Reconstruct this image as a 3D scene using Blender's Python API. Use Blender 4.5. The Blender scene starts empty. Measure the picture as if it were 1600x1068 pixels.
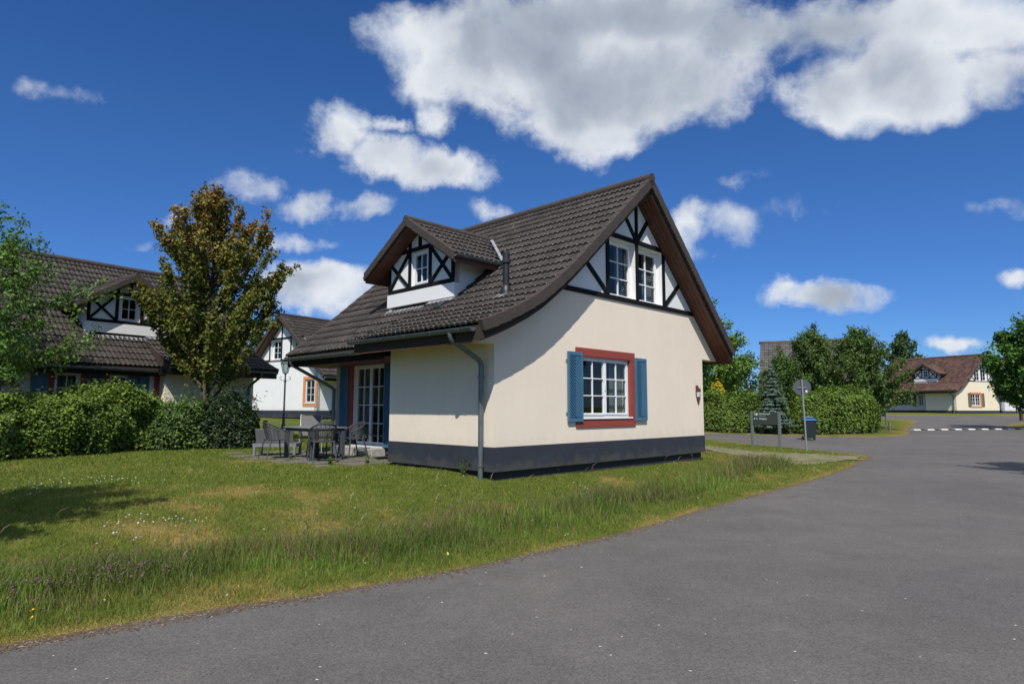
import bpy, bmesh, math, random
import numpy as np
from mathutils import Vector, Matrix
from mathutils.geometry import delaunay_2d_cdt
S = bpy.context.scene
COL = S.collection
R = math.radians
rng = np.random.default_rng(7)
random.seed(7)

# ------------------------------------------------------------ camera
cam = bpy.data.objects.new('camera', bpy.data.cameras.new('camera'))
COL.objects.link(cam)
cam.location = (0, 0, 1.6)
cam.rotation_euler = (R(90 + 5.95), R(-0.12), 0)
cam.data.sensor_width = 36
cam.data.lens = 22.365
cam.data.clip_end = 3000
S.camera = cam
# ------------------------------------------------------------ sky with clouds
SUN = Vector((-.035 * math.cos(R(50)), -.999 * math.cos(R(50)), math.sin(R(50)))).normalized()
W = bpy.data.worlds.new('World'); S.world = W; W.use_nodes = True
nt = W.node_tree; nt.nodes.clear()
def N(t, nt_=None, **k):
    n = (nt_ or nt).nodes.new(t)
    for a, b in k.items(): setattr(n, a, b)
    return n
def build_sky():
    L = nt.links.new
    out = N('ShaderNodeOutputWorld'); bg = N('ShaderNodeBackground'); bg.inputs[1].default_value = .078
    L(bg.outputs[0], out.inputs[0])
    sky = N('ShaderNodeTexSky', sky_type='NISHITA', sun_disc=False, sun_elevation=R(50), sun_rotation=R(182),
            altitude=300, air_density=1.0, dust_density=.05, ozone_density=4.0)
    hs = N('ShaderNodeHueSaturation'); hs.inputs['Saturation'].default_value = 1.22; hs.inputs['Value'].default_value = .98
    L(sky.outputs[0], hs.inputs['Color'])
    tc = N('ShaderNodeTexCoord'); sp = N('ShaderNodeSeparateXYZ'); L(tc.outputs['Generated'], sp.inputs[0])
    el = N('ShaderNodeMapRange', interpolation_type='SMOOTHSTEP'); L(sp.outputs[2], el.inputs[0]); el.inputs[1].default_value = -.05; el.inputs[2].default_value = .42
    tn = N('ShaderNodeMix', data_type='RGBA'); L(el.outputs[0], tn.inputs[0]); tn.inputs[6].default_value = (.40, .66, 1.12, 1); tn.inputs[7].default_value = (.80, .90, 1.16, 1)
    tm = N('ShaderNodeMix', data_type='RGBA', blend_type='MULTIPLY'); tm.inputs[0].default_value = 1; L(hs.outputs[0], tm.inputs[6]); L(tn.outputs[2], tm.inputs[7])
    ay = N('ShaderNodeMath', operation='ABSOLUTE'); L(sp.outputs[1], ay.inputs[0])
    am = N('ShaderNodeMath', operation='MAXIMUM'); L(ay.outputs[0], am.inputs[0]); am.inputs[1].default_value = .08
    def div(a):
        m = N('ShaderNodeMath', operation='DIVIDE'); L(a, m.inputs[0]); L(am.outputs[0], m.inputs[1]); return m.outputs[0]
    cx, cz = div(sp.outputs[0]), div(sp.outputs[2])
    cb = N('ShaderNodeCombineXYZ'); L(cx, cb.inputs[0]); L(cz, cb.inputs[1])
    P = cb.outputs[0]
    # direction-space warp so that the outlines are ragged
    n1 = N('ShaderNodeTexNoise'); n1.inputs['Scale'].default_value = 9; n1.inputs['Detail'].default_value = 7; n1.inputs['Roughness'].default_value = .62
    G_ = tc.outputs['Generated']; L(G_, n1.inputs['Vector'])
    wv = N('ShaderNodeVectorMath', operation='SUBTRACT'); L(n1.outputs['Color'], wv.inputs[0]); wv.inputs[1].default_value = (.5, .5, .5)
    ws = N('ShaderNodeVectorMath', operation='MULTIPLY'); L(wv.outputs[0], ws.inputs[0]); ws.inputs[1].default_value = (.13, .10, 0)
    pw = N('ShaderNodeVectorMath', operation='ADD'); L(P, pw.inputs[0]); L(ws.outputs[0], pw.inputs[1])
    n0 = N('ShaderNodeTexNoise'); n0.inputs['Scale'].default_value = 3.1; n0.inputs['Detail'].default_value = 3; L(G_, n0.inputs['Vector'])
    w0 = N('ShaderNodeVectorMath', operation='MULTIPLY_ADD'); L(n0.outputs['Color'], w0.inputs[0]); w0.inputs[1].default_value = (.16, .10, 0); w0.inputs[2].default_value = (-.08, -.05, 0)
    p2 = N('ShaderNodeVectorMath', operation='ADD'); L(pw.outputs[0], p2.inputs[0]); L(w0.outputs[0], p2.inputs[1])
    PW = p2.outputs[0]
    # cloud lobes: centre (a, b) and radii in tangent units of the sky direction, weight
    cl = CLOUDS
    acc = None
    for (a, b, ra, rb, w) in cl:
        s = N('ShaderNodeVectorMath', operation='SUBTRACT'); L(PW, s.inputs[0]); s.inputs[1].default_value = (a, b, 0)
        m = N('ShaderNodeVectorMath', operation='MULTIPLY'); L(s.outputs[0], m.inputs[0]); m.inputs[1].default_value = (1 / ra, 1 / rb, 0)
        l = N('ShaderNodeVectorMath', operation='LENGTH'); L(m.outputs[0], l.inputs[0])
        l2 = N('ShaderNodeMath', operation='POWER'); L(l.outputs[1], l2.inputs[0]); l2.inputs[1].default_value = 1.7
        q = N('ShaderNodeMath', operation='MULTIPLY_ADD'); L(l2.outputs[0], q.inputs[0]); q.inputs[1].default_value = -w; q.inputs[2].default_value = w
        if acc is None: acc = q.outputs[0]
        else:
            x = N('ShaderNodeMath', operation='SMOOTH_MAX'); L(acc, x.inputs[0]); L(q.outputs[0], x.inputs[1]); x.inputs[2].default_value = .3; acc = x.outputs[0]
    n2 = N('ShaderNodeTexNoise'); n2.inputs['Scale'].default_value = 6.5; n2.inputs['Detail'].default_value = 10; n2.inputs['Roughness'].default_value = .60; n2.inputs['Distortion'].default_value = .15
    L(G_, n2.inputs['Vector'])
    # unseen cloud cover added overhead to lift the shade with neutral fill light
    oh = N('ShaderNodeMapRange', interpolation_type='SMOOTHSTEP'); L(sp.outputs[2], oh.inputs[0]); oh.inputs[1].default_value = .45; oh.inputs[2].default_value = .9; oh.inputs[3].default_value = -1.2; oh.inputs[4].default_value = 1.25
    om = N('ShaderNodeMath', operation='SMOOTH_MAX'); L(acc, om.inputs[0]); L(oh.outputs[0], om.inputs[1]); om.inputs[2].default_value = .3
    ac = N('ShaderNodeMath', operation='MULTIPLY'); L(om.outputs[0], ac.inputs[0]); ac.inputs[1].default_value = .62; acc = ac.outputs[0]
    nn = N('ShaderNodeMath', operation='MULTIPLY_ADD'); L(n2.outputs[0], nn.inputs[0]); nn.inputs[1].default_value = 2.5; nn.inputs[2].default_value = -1.27
    de = N('ShaderNodeMath', operation='ADD'); L(acc, de.inputs[0]); L(nn.outputs[0], de.inputs[1])
    mk = N('ShaderNodeMapRange', interpolation_type='SMOOTHSTEP'); L(de.outputs[0], mk.inputs[0])
    mk.inputs[1].default_value = -.12; mk.inputs[2].default_value = .52; mk.inputs[4].default_value = .97
    # thick middles and undersides are greyer than the rims
    n3 = N('ShaderNodeTexNoise'); n3.inputs['Scale'].default_value = 5.5; n3.inputs['Detail'].default_value = 9; n3.inputs['Distortion'].default_value = .3
    L(G_, n3.inputs['Vector'])
    th = N('ShaderNodeMath', operation='MULTIPLY_ADD'); L(n3.outputs[0], th.inputs[0]); th.inputs[1].default_value = 2.4; th.inputs[2].default_value = -1.2
    t2 = N('ShaderNodeMath', operation='ADD'); L(acc, t2.inputs[0]); L(th.outputs[0], t2.inputs[1])
    sc = N('ShaderNodeMapRange'); L(t2.outputs[0], sc.inputs[0]); sc.inputs[1].default_value = -.1; sc.inputs[2].default_value = 1.15
    ra_ = N('ShaderNodeValToRGB'); L(sc.outputs[0], ra_.inputs[0])
    e = ra_.color_ramp.elements
    e[0].position = .0; e[0].color = (6.6, 7.4, 8.6, 1)
    e[1].position = 1.0; e[1].color = (3.6, 4.1, 5.0, 1)
    k = e.new(.25); k.color = (8.6, 9.0, 9.5, 1)
    k = e.new(.5); k.color = (7.0, 7.5, 8.2, 1)
    k = e.new(.75); k.color = (4.7, 5.3, 6.2, 1)
    mx = N('ShaderNodeMix', data_type='RGBA'); L(mk.outputs[0], mx.inputs[0]); L(tm.outputs[2], mx.inputs[6]); L(ra_.outputs[0], mx.inputs[7])
    L(mx.outputs[2], bg.inputs[0])
def c_(x, y, rx, ry, w=1.0):      # a lobe from its bearing and elevation tangents (given in thousandths of the lens's focal length)
    k = 1.10 if rx < 100 and w < 1 else 1.02
    return ((x - 800) / 994., (637 - y) / 994. * 1.0, rx * k / 994., ry * k / 994., w * (1.15 if rx < 100 and w < 1 else 1))
CLOUDS = [c_(700, 15, 130, 55, .9), c_(820, 65, 190, 110, 1.5), c_(935, 130, 180, 110, 1.6), c_(1050, 105, 160, 100, 1.3), c_(980, 0, 300, 90, 1.5), c_(960, 215, 70, 40, .7), c_(1140, 165, 60, 50, .6),
          c_(1310, 115, 105, 85, 1.2), c_(1430, 85, 150, 90, 1.3), c_(1290, 10, 280, 70, 1.2), c_(1580, 80, 100, 62, .9), c_(1520, 0, 200, 62, 1.1), c_(1150, 40, 100, 70, 1.1),
          c_(515, 185, 66, 50, .9), c_(590, 232, 84, 46, .9), c_(680, 256, 82, 38, .8), c_(684, 155, 26, 30, .45), c_(605, 168, 30, 14, .45),
          c_(365, 285, 70, 36, .7), c_(480, 314, 54, 27, .6), c_(560, 322, 48, 24, .6), c_(452, 376, 52, 20, .6), c_(490, 446, 96, 38, .9), c_(470, 475, 110, 24, .8), c_(760, 330, 50, 22, .5),
          c_(230, 386, 36, 16, .45), c_(60, 120, 40, 18, .22), c_(280, 352, 24, 18, .45), c_(1075, 350, 42, 40, .7), c_(1090, 385, 40, 14, .3), c_(1200, 330, 60, 18, .12), c_(1195, 272, 50, 12, .2),
          c_(1320, 464, 88, 27, .9), c_(1505, 517, 42, 11, .5), c_(1598, 410, 24, 18, .6), c_(1560, 310, 50, 14, .2),
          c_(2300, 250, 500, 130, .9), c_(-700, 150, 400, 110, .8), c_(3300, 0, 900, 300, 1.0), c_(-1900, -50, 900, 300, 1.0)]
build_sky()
W.cycles.sampling_method = 'MANUAL' if hasattr(W, 'cycles') else None
try: W.cycles.sample_map_resolution = 512
except Exception: pass
sun = bpy.data.objects.new('sun', bpy.data.lights.new('sun', 'SUN')); COL.objects.link(sun)
sun.data.energy = 4.1; sun.data.angle = R(.5); sun.data.color = (1, .95, .87)
sun.rotation_euler = (-SUN).to_track_quat('-Z', 'Y').to_euler()
sun.location = (0, 0, 30)
S.view_settings.view_transform = 'Standard'; S.view_settings.look = 'None'
S.view_settings.exposure = 0.25; S.view_settings.gamma = 1
S.view_settings.use_curve_mapping = False

# ------------------------------------------------------------ helpers
def tag(o, label=None, cat=None, group=None, kind=None, category=None):
    cat = cat or category
    for k, v in (('label', label), ('category', cat), ('group', group), ('kind', kind)):
        if v: o[k] = v
    return o
def empty(name, loc, rz=0., **t):
    o = bpy.data.objects.new(name, None); COL.objects.link(o); o.empty_display_size = .3
    o.location = loc; o.rotation_euler = (0, 0, rz); return tag(o, **t)
class MB:
    """collects geometry for one mesh"""
    def __init__(s): s.v = []; s.f = []; s.m = None
    def poly(s, pts, faces=None):
        n = len(s.v); s.v += [tuple(p) for p in pts]
        for f in (faces or [tuple(range(len(pts)))]): s.f.append(tuple(i + n for i in f))
        return s
    def box(s, a0, a1, b0, b1, c0, c1, P=None):
        P = P or (lambda a, b, c: (a, b, c))
        return s.poly([P(a, b, c) for c in (c0, c1) for b in (b0, b1) for a in (a0, a1)],
                      [(0, 2, 3, 1), (4, 5, 7, 6), (0, 1, 5, 4), (2, 6, 7, 3), (0, 4, 6, 2), (1, 3, 7, 5)])
    def bar(s, p, q, w, d0, d1, P):
        """a beam in the plane of a wall from p to q, width w, between depths d0 and d1"""
        p = Vector(p); q = Vector(q); t = (q - p).normalized(); n = Vector((-t.y, t.x)) * w / 2
        c = [p - n, q - n, q + n, p + n]
        return s.poly([P(x.x, x.y, d) for d in (d0, d1) for x in c], [(0, 1, 2, 3), (7, 6, 5, 4), (0, 4, 5, 1), (1, 5, 6, 2), (2, 6, 7, 3), (3, 7, 4, 0)])
    def tube(s, pts, r, n=8, cap=True, half=False):
        pts = [Vector(p) for p in pts]; rr = r if hasattr(r, '__len__') else [r] * len(pts)
        b = len(s.v); prev = None
        for i, p in enumerate(pts):
            t = (pts[min(i + 1, len(pts) - 1)] - pts[max(i - 1, 0)]).normalized()
            if prev is None:
                x = t.cross(Vector((0, 0, 1)))
                if x.length < .1: x = t.cross(Vector((1, 0, 0)))
            else: x = prev - t * prev.dot(t)
            x.normalize(); y = t.cross(x); prev = x
            for k in range(n):
                a = 2 * math.pi * k / n
                s.v.append(tuple(p + (x * math.cos(a) + y * math.sin(a)) * rr[i]))
        for i in range(len(pts) - 1):
            for k in range(n):
                a = b + i * n + k; c = b + i * n + (k + 1) % n
                s.f.append((a, c, c + n, a + n))
        if cap:
            s.f.append(tuple(b + k for k in range(n))[::-1]); s.f.append(tuple(b + (len(pts) - 1) * n + k for k in range(n)))
        return s
    def lathe(s, prof, n=12, c=(0, 0, 0)):
        b = len(s.v)
        for (r, z) in prof:
            for k in range(n):
                a = 2 * math.pi * k / n; s.v.append((c[0] + r * math.cos(a), c[1] + r * math.sin(a), c[2] + z))
        for i in range(len(prof) - 1):
            for k in range(n):
                a = b + i * n + k; d = b + i * n + (k + 1) % n
                s.f.append((a, d, d + n, a + n))
        s.f.append(tuple(b + k for k in range(n))[::-1]); s.f.append(tuple(b + (len(prof) - 1) * n + k for k in range(n)))
        return s
    def wall(s, outline, holes, d0, d1, P):
        """flat plate with openings, between depths d0 and d1 (P maps a, b, depth to 3-D)"""
        pts = []; ed = []
        for lp in [outline] + holes:
            n = len(pts); k = len(lp); pts += [Vector(p) for p in lp]; ed += [(n + i, n + (i + 1) % k) for i in range(k)]
        vs, es, fs, _, _, _ = delaunay_2d_cdt(pts, ed, [], 0, 1e-5)
        def inside(p, lp):
            c = False; j = len(lp) - 1
            for i in range(len(lp)):
                if (lp[i][1] > p[1]) != (lp[j][1] > p[1]) and p[0] < (lp[j][0] - lp[i][0]) * (p[1] - lp[i][1]) / (lp[j][1] - lp[i][1]) + lp[i][0]: c = not c
                j = i
            return c
        keep = []
        for f in fs:
            m = sum((vs[i] for i in f), Vector((0, 0))) / len(f)
            if inside(m, outline) and not any(inside(m, h) for h in holes): keep.append(tuple(f))
        s.poly([P(v.x, v.y, d0) for v in vs], keep); s.poly([P(v.x, v.y, d1) for v in vs], [f[::-1] for f in keep])
        for lp in [outline] + holes:
            for i in range(len(lp)):
                a, b = lp[i], lp[(i + 1) % len(lp)]
                s.poly([P(a[0], a[1], d0), P(b[0], b[1], d0), P(b[0], b[1], d1), P(a[0], a[1], d1)])
        return s
    def data(s, name, mat):
        me = bpy.data.meshes.new(name); me.from_pydata(s.v, [], s.f); me.materials.append(mat)
        bm = bmesh.new(); bm.from_mesh(me); bmesh.ops.remove_doubles(bm, verts=bm.verts, dist=1e-4); bmesh.ops.recalc_face_normals(bm, faces=bm.faces); bm.to_mesh(me); bm.free()
        return me
    def build(s, name, mat, parent=None, smooth=False, bevel=0, **t):
        me = s.data(name, mat)
        o = bpy.data.objects.new(name, me); COL.objects.link(o)
        if parent: o.parent = parent
        if smooth: me.shade_smooth(); me.set_sharp_from_angle(angle=R(40))
        if bevel:
            b = o.modifiers.new('bevel', 'BEVEL'); b.width = bevel; b.segments = 2; b.limit_method = 'ANGLE'
        return tag(o, **t)
def npmesh(name, V, F, mat, col=None, parent=None, **t):
    """mesh from numpy arrays; F (n,3) or (n,4); col: per-vertex colour"""
    me = bpy.data.meshes.new(name); n, k = F.shape
    me.vertices.add(len(V)); me.vertices.foreach_set('co', V.astype('f4').ravel())
    me.loops.add(n * k); me.loops.foreach_set('vertex_index', F.astype('i4').ravel())
    me.polygons.add(n); me.polygons.foreach_set('loop_start', np.arange(0, n * k, k, dtype='i4'))
    me.update(calc_edges=True)
    if col is not None:
        a = me.color_attributes.new('tint', 'FLOAT_COLOR', 'POINT')
        a.data.foreach_set('color', np.c_[col, np.ones(len(col))].astype('f4').ravel())
    me.materials.append(mat)
    o = bpy.data.objects.new(name, me); COL.objects.link(o)
    if parent: o.parent = parent
    return tag(o, **t)
def vnoise(x, y, s=1., seed=0):
    x = np.asarray(x, float) * s + seed * 17.3; y = np.asarray(y, float) * s - seed * 9.1
    i, j = np.floor(x), np.floor(y); u, v = x - i, y - j; u = u * u * (3 - 2 * u); v = v * v * (3 - 2 * v)
    h = lambda a, b: (np.sin(a * 127.1 + b * 311.7 + seed) * 43758.5453) % 1.0
    return (h(i, j) * (1 - u) + h(i + 1, j) * u) * (1 - v) + (h(i, j + 1) * (1 - u) + h(i + 1, j + 1) * u) * v
def fbm(x, y, s=1., seed=0, o=4): return sum(vnoise(x, y, s * 2 ** k, seed + k) * .5 ** (k + 1) for k in range(o)) / (1 - .5 ** o)
def sstep(a, b, x): t = np.clip((x - a) / (b - a), 0, 1); return t * t * (3 - 2 * t)

# ------------------------------------------------------------ materials
def mat(name, rgb, rough=.8, metal=0., var=0., vscale=3., bump=0., bscale=40., bdist=.01, spec=.5, rgb2=None, fine=0., stretch=None, trans=0., attr=False, coat=0):
    m = bpy.data.materials.new(name); m.use_nodes = True; t = m.node_tree; L = t.links.new
    b = t.nodes['Principled BSDF']; b.inputs['Base Color'].default_value = (*rgb, 1); b.inputs['Roughness'].default_value = rough
    b.inputs['Metallic'].default_value = metal; b.inputs['Specular IOR Level'].default_value = spec; b.inputs['Coat Weight'].default_value = coat
    tc = N('ShaderNodeTexCoord', t); vec = tc.outputs['Object']
    if stretch:
        mp = N('ShaderNodeMapping', t); mp.inputs['Scale'].default_value = stretch; L(vec, mp.inputs[0]); vec = mp.outputs[0]
    c = None
    if attr:
        a = N('ShaderNodeAttribute', t, attribute_name='tint'); c = a.outputs['Color']
    if var or rgb2:
        n = N('ShaderNodeTexNoise', t); n.inputs['Scale'].default_value = vscale; n.inputs['Detail'].default_value = 6; n.inputs['Roughness'].default_value = .6; L(vec, n.inputs['Vector'])
        mr = N('ShaderNodeMapRange', t); L(n.outputs[0], mr.inputs[0]); mr.inputs[1].default_value = .3; mr.inputs[2].default_value = .7
        mx = N('ShaderNodeMix', t, data_type='RGBA'); L(mr.outputs[0], mx.inputs[0])
        lo = tuple(v * (1 - var) for v in rgb) if rgb2 is None else rgb2
        mx.inputs[6].default_value = (*lo, 1); mx.inputs[7].default_value = (*(tuple(min(1, v * (1 + var)) for v in rgb)), 1)
        if c:
            mx.blend_type = 'MIX'; mm = N('ShaderNodeMix', t, data_type='RGBA', blend_type='MULTIPLY'); mm.inputs[0].default_value = 1
            L(c, mm.inputs[6]); L(mx.outputs[2], mm.inputs[7]); c = mm.outputs[2]
        else: c = mx.outputs[2]
    if fine:
        n = N('ShaderNodeTexNoise', t); n.inputs['Scale'].default_value = bscale; n.inputs['Detail'].default_value = 4; L(vec, n.inputs['Vector'])
        mr = N('ShaderNodeMapRange', t); L(n.outputs[0], mr.inputs[0]); mr.inputs[1].default_value = .3; mr.inputs[2].default_value = .7
        mr.inputs[3].default_value = 1 - fine; mr.inputs[4].default_value = 1 + fine
        mm = N('ShaderNodeMix', t, data_type='RGBA', blend_type='MULTIPLY'); mm.inputs[0].default_value = 1
        if c: L(c, mm.inputs[6])
        else: mm.inputs[6].default_value = (*rgb, 1)
        L(mr.outputs[0], mm.inputs[7]); c = mm.outputs[2]
    if c: L(c, b.inputs['Base Color'])
    if bump:
        n = N('ShaderNodeTexNoise', t); n.inputs['Scale'].default_value = bscale; n.inputs['Detail'].default_value = 5; L(vec, n.inputs['Vector'])
        bp = N('ShaderNodeBump', t); bp.inputs['Strength'].default_value = bump; bp.inputs['Distance'].default_value = bdist
        L(n.outputs[0], bp.inputs['Height']); L(bp.outputs[0], b.inputs['Normal'])
    if trans:
        tr = N('ShaderNodeBsdfTranslucent', t)
        if c: L(c, tr.inputs[0])
        else: tr.inputs[0].default_value = (*rgb, 1)
        ms = N('ShaderNodeMixShader', t); ms.inputs[0].default_value = trans
        L(b.outputs[0], ms.inputs[1]); L(tr.outputs[0], ms.inputs[2]); L(ms.outputs[0], t.nodes['Material Output'].inputs[0])
    return m
def tile_mat(name, rgb, rgb2):
    m = mat(name, rgb, .72, rgb2=rgb2, vscale=1.1, bump=.25, bscale=70, bdist=.006, fine=.22, spec=.4)
    t = m.node_tree; L = t.links.new; b = t.nodes['Principled BSDF']
    src = b.inputs['Base Color'].links[0].from_socket
    g = N('ShaderNodeNewGeometry', t); 
    oi = N('ShaderNodeObjectInfo', t); ad = N('ShaderNodeMath', t, operation='ADD'); L(oi.outputs['Random'], ad.inputs[0]); L(g.outputs['Random Per Island'], ad.inputs[1])
    fr = N('ShaderNodeMath', t, operation='FRACT'); L(ad.outputs[0], fr.inputs[0])
    mr = N('ShaderNodeMapRange', t); L(fr.outputs[0], mr.inputs[0]); mr.inputs[3].default_value = .68; mr.inputs[4].default_value = 1.32
    mm = N('ShaderNodeMix', t, data_type='RGBA', blend_type='MULTIPLY'); mm.inputs[0].default_value = 1; L(src, mm.inputs[6]); L(mr.outputs[0], mm.inputs[7])
    # lichen specks
    v = N('ShaderNodeTexNoise', t); v.inputs['Scale'].default_value = 19; v.inputs['Detail'].default_value = 3; tc = [n for n in t.nodes if n.type == 'TEX_COORD'][0]; L(tc.outputs['Object'], v.inputs['Vector'])
    cr = N('ShaderNodeMapRange', t); L(v.outputs[0], cr.inputs[0]); cr.inputs[1].default_value = .655; cr.inputs[2].default_value = .71
    m2 = N('ShaderNodeMix', t, data_type='RGBA'); L(cr.outputs[0], m2.inputs[0]); L(mm.outputs[2], m2.inputs[6]); m2.inputs[7].default_value = (.24, .23, .19, 1)
    L(m2.outputs[2], b.inputs['Base Color'])
    return m
def glass_mat():
    m = bpy.data.materials.new('window_glass'); m.use_nodes = True; t = m.node_tree; t.nodes.clear(); L = t.links.new
    o = N('ShaderNodeOutputMaterial', t); tr = N('ShaderNodeBsdfTransparent', t); tr.inputs[0].default_value = (.62, .68, .68, 1)
    gl = N('ShaderNodeBsdfGlossy', t); gl.inputs['Roughness'].default_value = .02
    lw = N('ShaderNodeLayerWeight', t); pw = N('ShaderNodeMath', t, operation='POWER'); L(lw.outputs['Facing'], pw.inputs[0]); pw.inputs[1].default_value = 4.5
    fr = N('ShaderNodeMath', t, operation='MULTIPLY_ADD'); L(pw.outputs[0], fr.inputs[0]); fr.inputs[1].default_value = .92; fr.inputs[2].default_value = .07
    ms = N('ShaderNodeMixShader', t); L(fr.outputs[0], ms.inputs[0]); L(tr.outputs[0], ms.inputs[1]); L(gl.outputs[0], ms.inputs[2]); L(ms.outputs[0], o.inputs[0])
    return m
M = dict(
    cream=mat('cream_render', (.80, .70, .575), .9, var=.035, vscale=.9, bump=.45, bscale=55, bdist=.012),
    cream2=mat('yellow_render', (.77, .685, .53), .9, var=.03, vscale=.9, bump=.3, bscale=45, bdist=.012),
    white=mat('white_render', (.78, .785, .78), .88, var=.03, vscale=1.4, bump=.3, bscale=55, bdist=.01),
    pale=mat('pale_blue_render', (.62, .66, .72), .88, var=.03, bump=.2),
    plinth=mat('plinth_paint', (.024, .030, .043), .75, var=.14, vscale=2.2, bump=.3, bscale=50, bdist=.01, fine=.1),
    base=mat('foundation', (.03, .03, .032), .9, bump=.4),
    beam=mat('black_timber', (.007, .007, .008), .75, spec=.2, bump=.2, bscale=30, stretch=(1, 1, 1)),
    soffit=mat('soffit_wood', (.115, .040, .024), .6, var=.25, vscale=6, bump=.3, bscale=20),
    roofwood=mat('roof_underlay', (.035, .024, .018), .9),
    tile=tile_mat('brown_roof_tile', (.050, .041, .035), (.031, .026, .023)),
    tile_red=tile_mat('red_brown_roof_tile', (.125, .065, .048), (.09, .046, .035)),
    tile_grey=tile_mat('grey_roof_tile', (.10, .093, .09), (.072, .066, .064)),
    verge=mat('verge_tile', (.045, .034, .028), .8, var=.25, vscale=5, bump=.5, bscale=35, fine=.2, rgb2=(.040, .032, .028)),
    zinc=mat('weathered_zinc', (.15, .175, .19), .45, metal=.55, var=.18, vscale=5, bump=.08, bscale=20),
    lead=mat('lead_flashing', (.33, .35, .38), .5, metal=.3, var=.15, vscale=14, bump=.3, bscale=25),
    frame=mat('white_frame', (.80, .81, .82), .35, var=.02),
    greyframe=mat('grey_white_frame', (.62, .64, .68), .4),
    red=mat('red_surround', (.27, .050, .036), .7, var=.08, vscale=4, bump=.15, bscale=50),
    orange=mat('orange_surround', (.62, .27, .11), .7, var=.06, bump=.15),
    blue=mat('blue_shutter', (.056, .150, .245), .5, var=.08, vscale=3, bump=.1, bscale=30),
    brownsh=mat('brown_shutter', (.16, .13, .08), .6),
    glass=glass_mat(),
    curtain=mat('net_curtain', (.30, .30, .29), .9, trans=.25),
    dark=mat('dark_interior', (.05, .045, .04), .9),
    black=mat('black_plastic', (.018, .019, .021), .45, var=.15),
    concrete=mat('concrete', (.36, .34, .31), .9, var=.2, vscale=5, bump=.4, bscale=60),
    paver=mat('grey_paver', (.15, .135, .12), .9, var=.25, vscale=6, bump=.5, bscale=50, fine=.2),
    resin=mat('anthracite_resin', (.055, .060, .068), .55, var=.1, bump=.1, bscale=80),
    resin_light=mat('grey_resin_top', (.17, .18, .20), .5, var=.08),
    alu=mat('grey_aluminium', (.40, .41, .43), .4, metal=.6),
    mesh=mat('woven_mesh', (.13, .13, .13), .8, bump=.4, bscale=200),
    signgreen=mat('sign_panel', (.050, .060, .052), .5), signpost=mat('sign_post_paint', (.14, .16, .15), .5),
    post=mat('galvanised_steel', (.34, .36, .39), .45, metal=.5, var=.1, vscale=8),
    signback=mat('sign_back', (.075, .085, .10), .5), letter=mat('white_print', (.75, .76, .76), .6), grey_letter=mat('grey_print', (.38, .40, .39), .6), green_print=mat('green_print', (.10, .36, .25), .6),
    bin=mat('bin_green_black', (.012, .025, .020), .45), binlid=mat('bin_blue', (.02, .16, .50), .4), binhood=mat('bin_grey', (.10, .12, .14), .5),
    plaque=mat('brown_plaque', (.11, .045, .03), .6, var=.3, vscale=30, bump=.4), iron=mat('lamp_iron', (.08, .088, .095), .5, metal=.3),
    wood=mat('dark_wood_post', (.05, .035, .025), .9, bump=.5),
    bark=mat('bark', (.085, .065, .05), .95, var=.25, vscale=9, bump=.8, bscale=30, bdist=.02), twig=mat('twigs', (.05, .04, .022), .95, bump=.8, bscale=14, bdist=.05, fine=.4),
    leaf=mat('leaves', (.1, .1, .1), .5, attr=True, trans=.30, spec=.35), needle=mat('needles', (.1, .1, .1), .6, attr=True, trans=.1, spec=.3),
    blade=mat('grass_blades', (.1, .1, .1), .6, attr=True, trans=.30, spec=.25),
    petal=mat('petals', (.1, .1, .1), .7, attr=True, trans=.2),
    bump=mat('rubber_black', (.02, .02, .022), .7), bumpw=mat('speed_bump_white', (.78, .77, .72), .6),
)

# ------------------------------------------------------------ ground shape
ROAD = [(-60, -14), (-20, -3.2), (-8, 2.0), (-5, 3.6), (-3.44, 4.46), (-2.85, 4.91), (-2.31, 5.3), (-1.65, 5.69), (-.62, 6.46), (.76, 7.74), (1.73, 8.76), (3.08, 10.42), (4.97, 12.58), (6.4, 14.2), (7.94, 16.03),
        (9.3, 17.8), (10.6, 19.7), (11.7, 21.2), (12.3, 22.3), (12.15, 23.4), (11.6, 25.2), (11.0, 28.0), (10.4, 30.6), (9.2, 34.0), (4, 42.5), (-4, 50), (-6, 47 + 6),
        (2, 49.5), (7.5, 42.5), (11.04, 37.2), (13.96, 35.3), (16.7, 34.1), (19.0, 34.0), (20.8, 34.7), (22.4, 36.2), (24.6, 40.0), (30, 48), (34.5, 54.5), (35.2, 57), (33, 58.7), (10, 60), (-10, 61),
        (-10, 65), (20, 64), (42, 64), (70, 63), (120, 62), (120, 58.5), (60, 58.3), (50, 57.5), (43, 53.4), (36.6, 47.5), (34.0, 43.4), (34.6, 41.2), (37, 40.5), (29, 32), (22, 24), (14.0, 13), (10.5, 5), (8, -6), (-20, -14), (-60, -30)]
RP = np.array(ROAD, float)
def rz(y): y = np.asarray(y, float); return .0225 * np.clip(y - 28, 0, 27) + .041 * np.clip(y - 55, 0, 13)
def rdist(x, y):
    x = np.asarray(x, float).ravel(); y = np.asarray(y, float).ravel(); d = np.full(x.shape, 1e9)
    for i in range(len(RP)):
        a, b = RP[i], RP[(i + 1) % len(RP)]; e = b - a
        t = np.clip(((x - a[0]) * e[0] + (y - a[1]) * e[1]) / (e @ e), 0, 1)
        d = np.minimum(d, np.hypot(x - a[0] - t * e[0], y - a[1] - t * e[1]))
    return d
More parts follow.
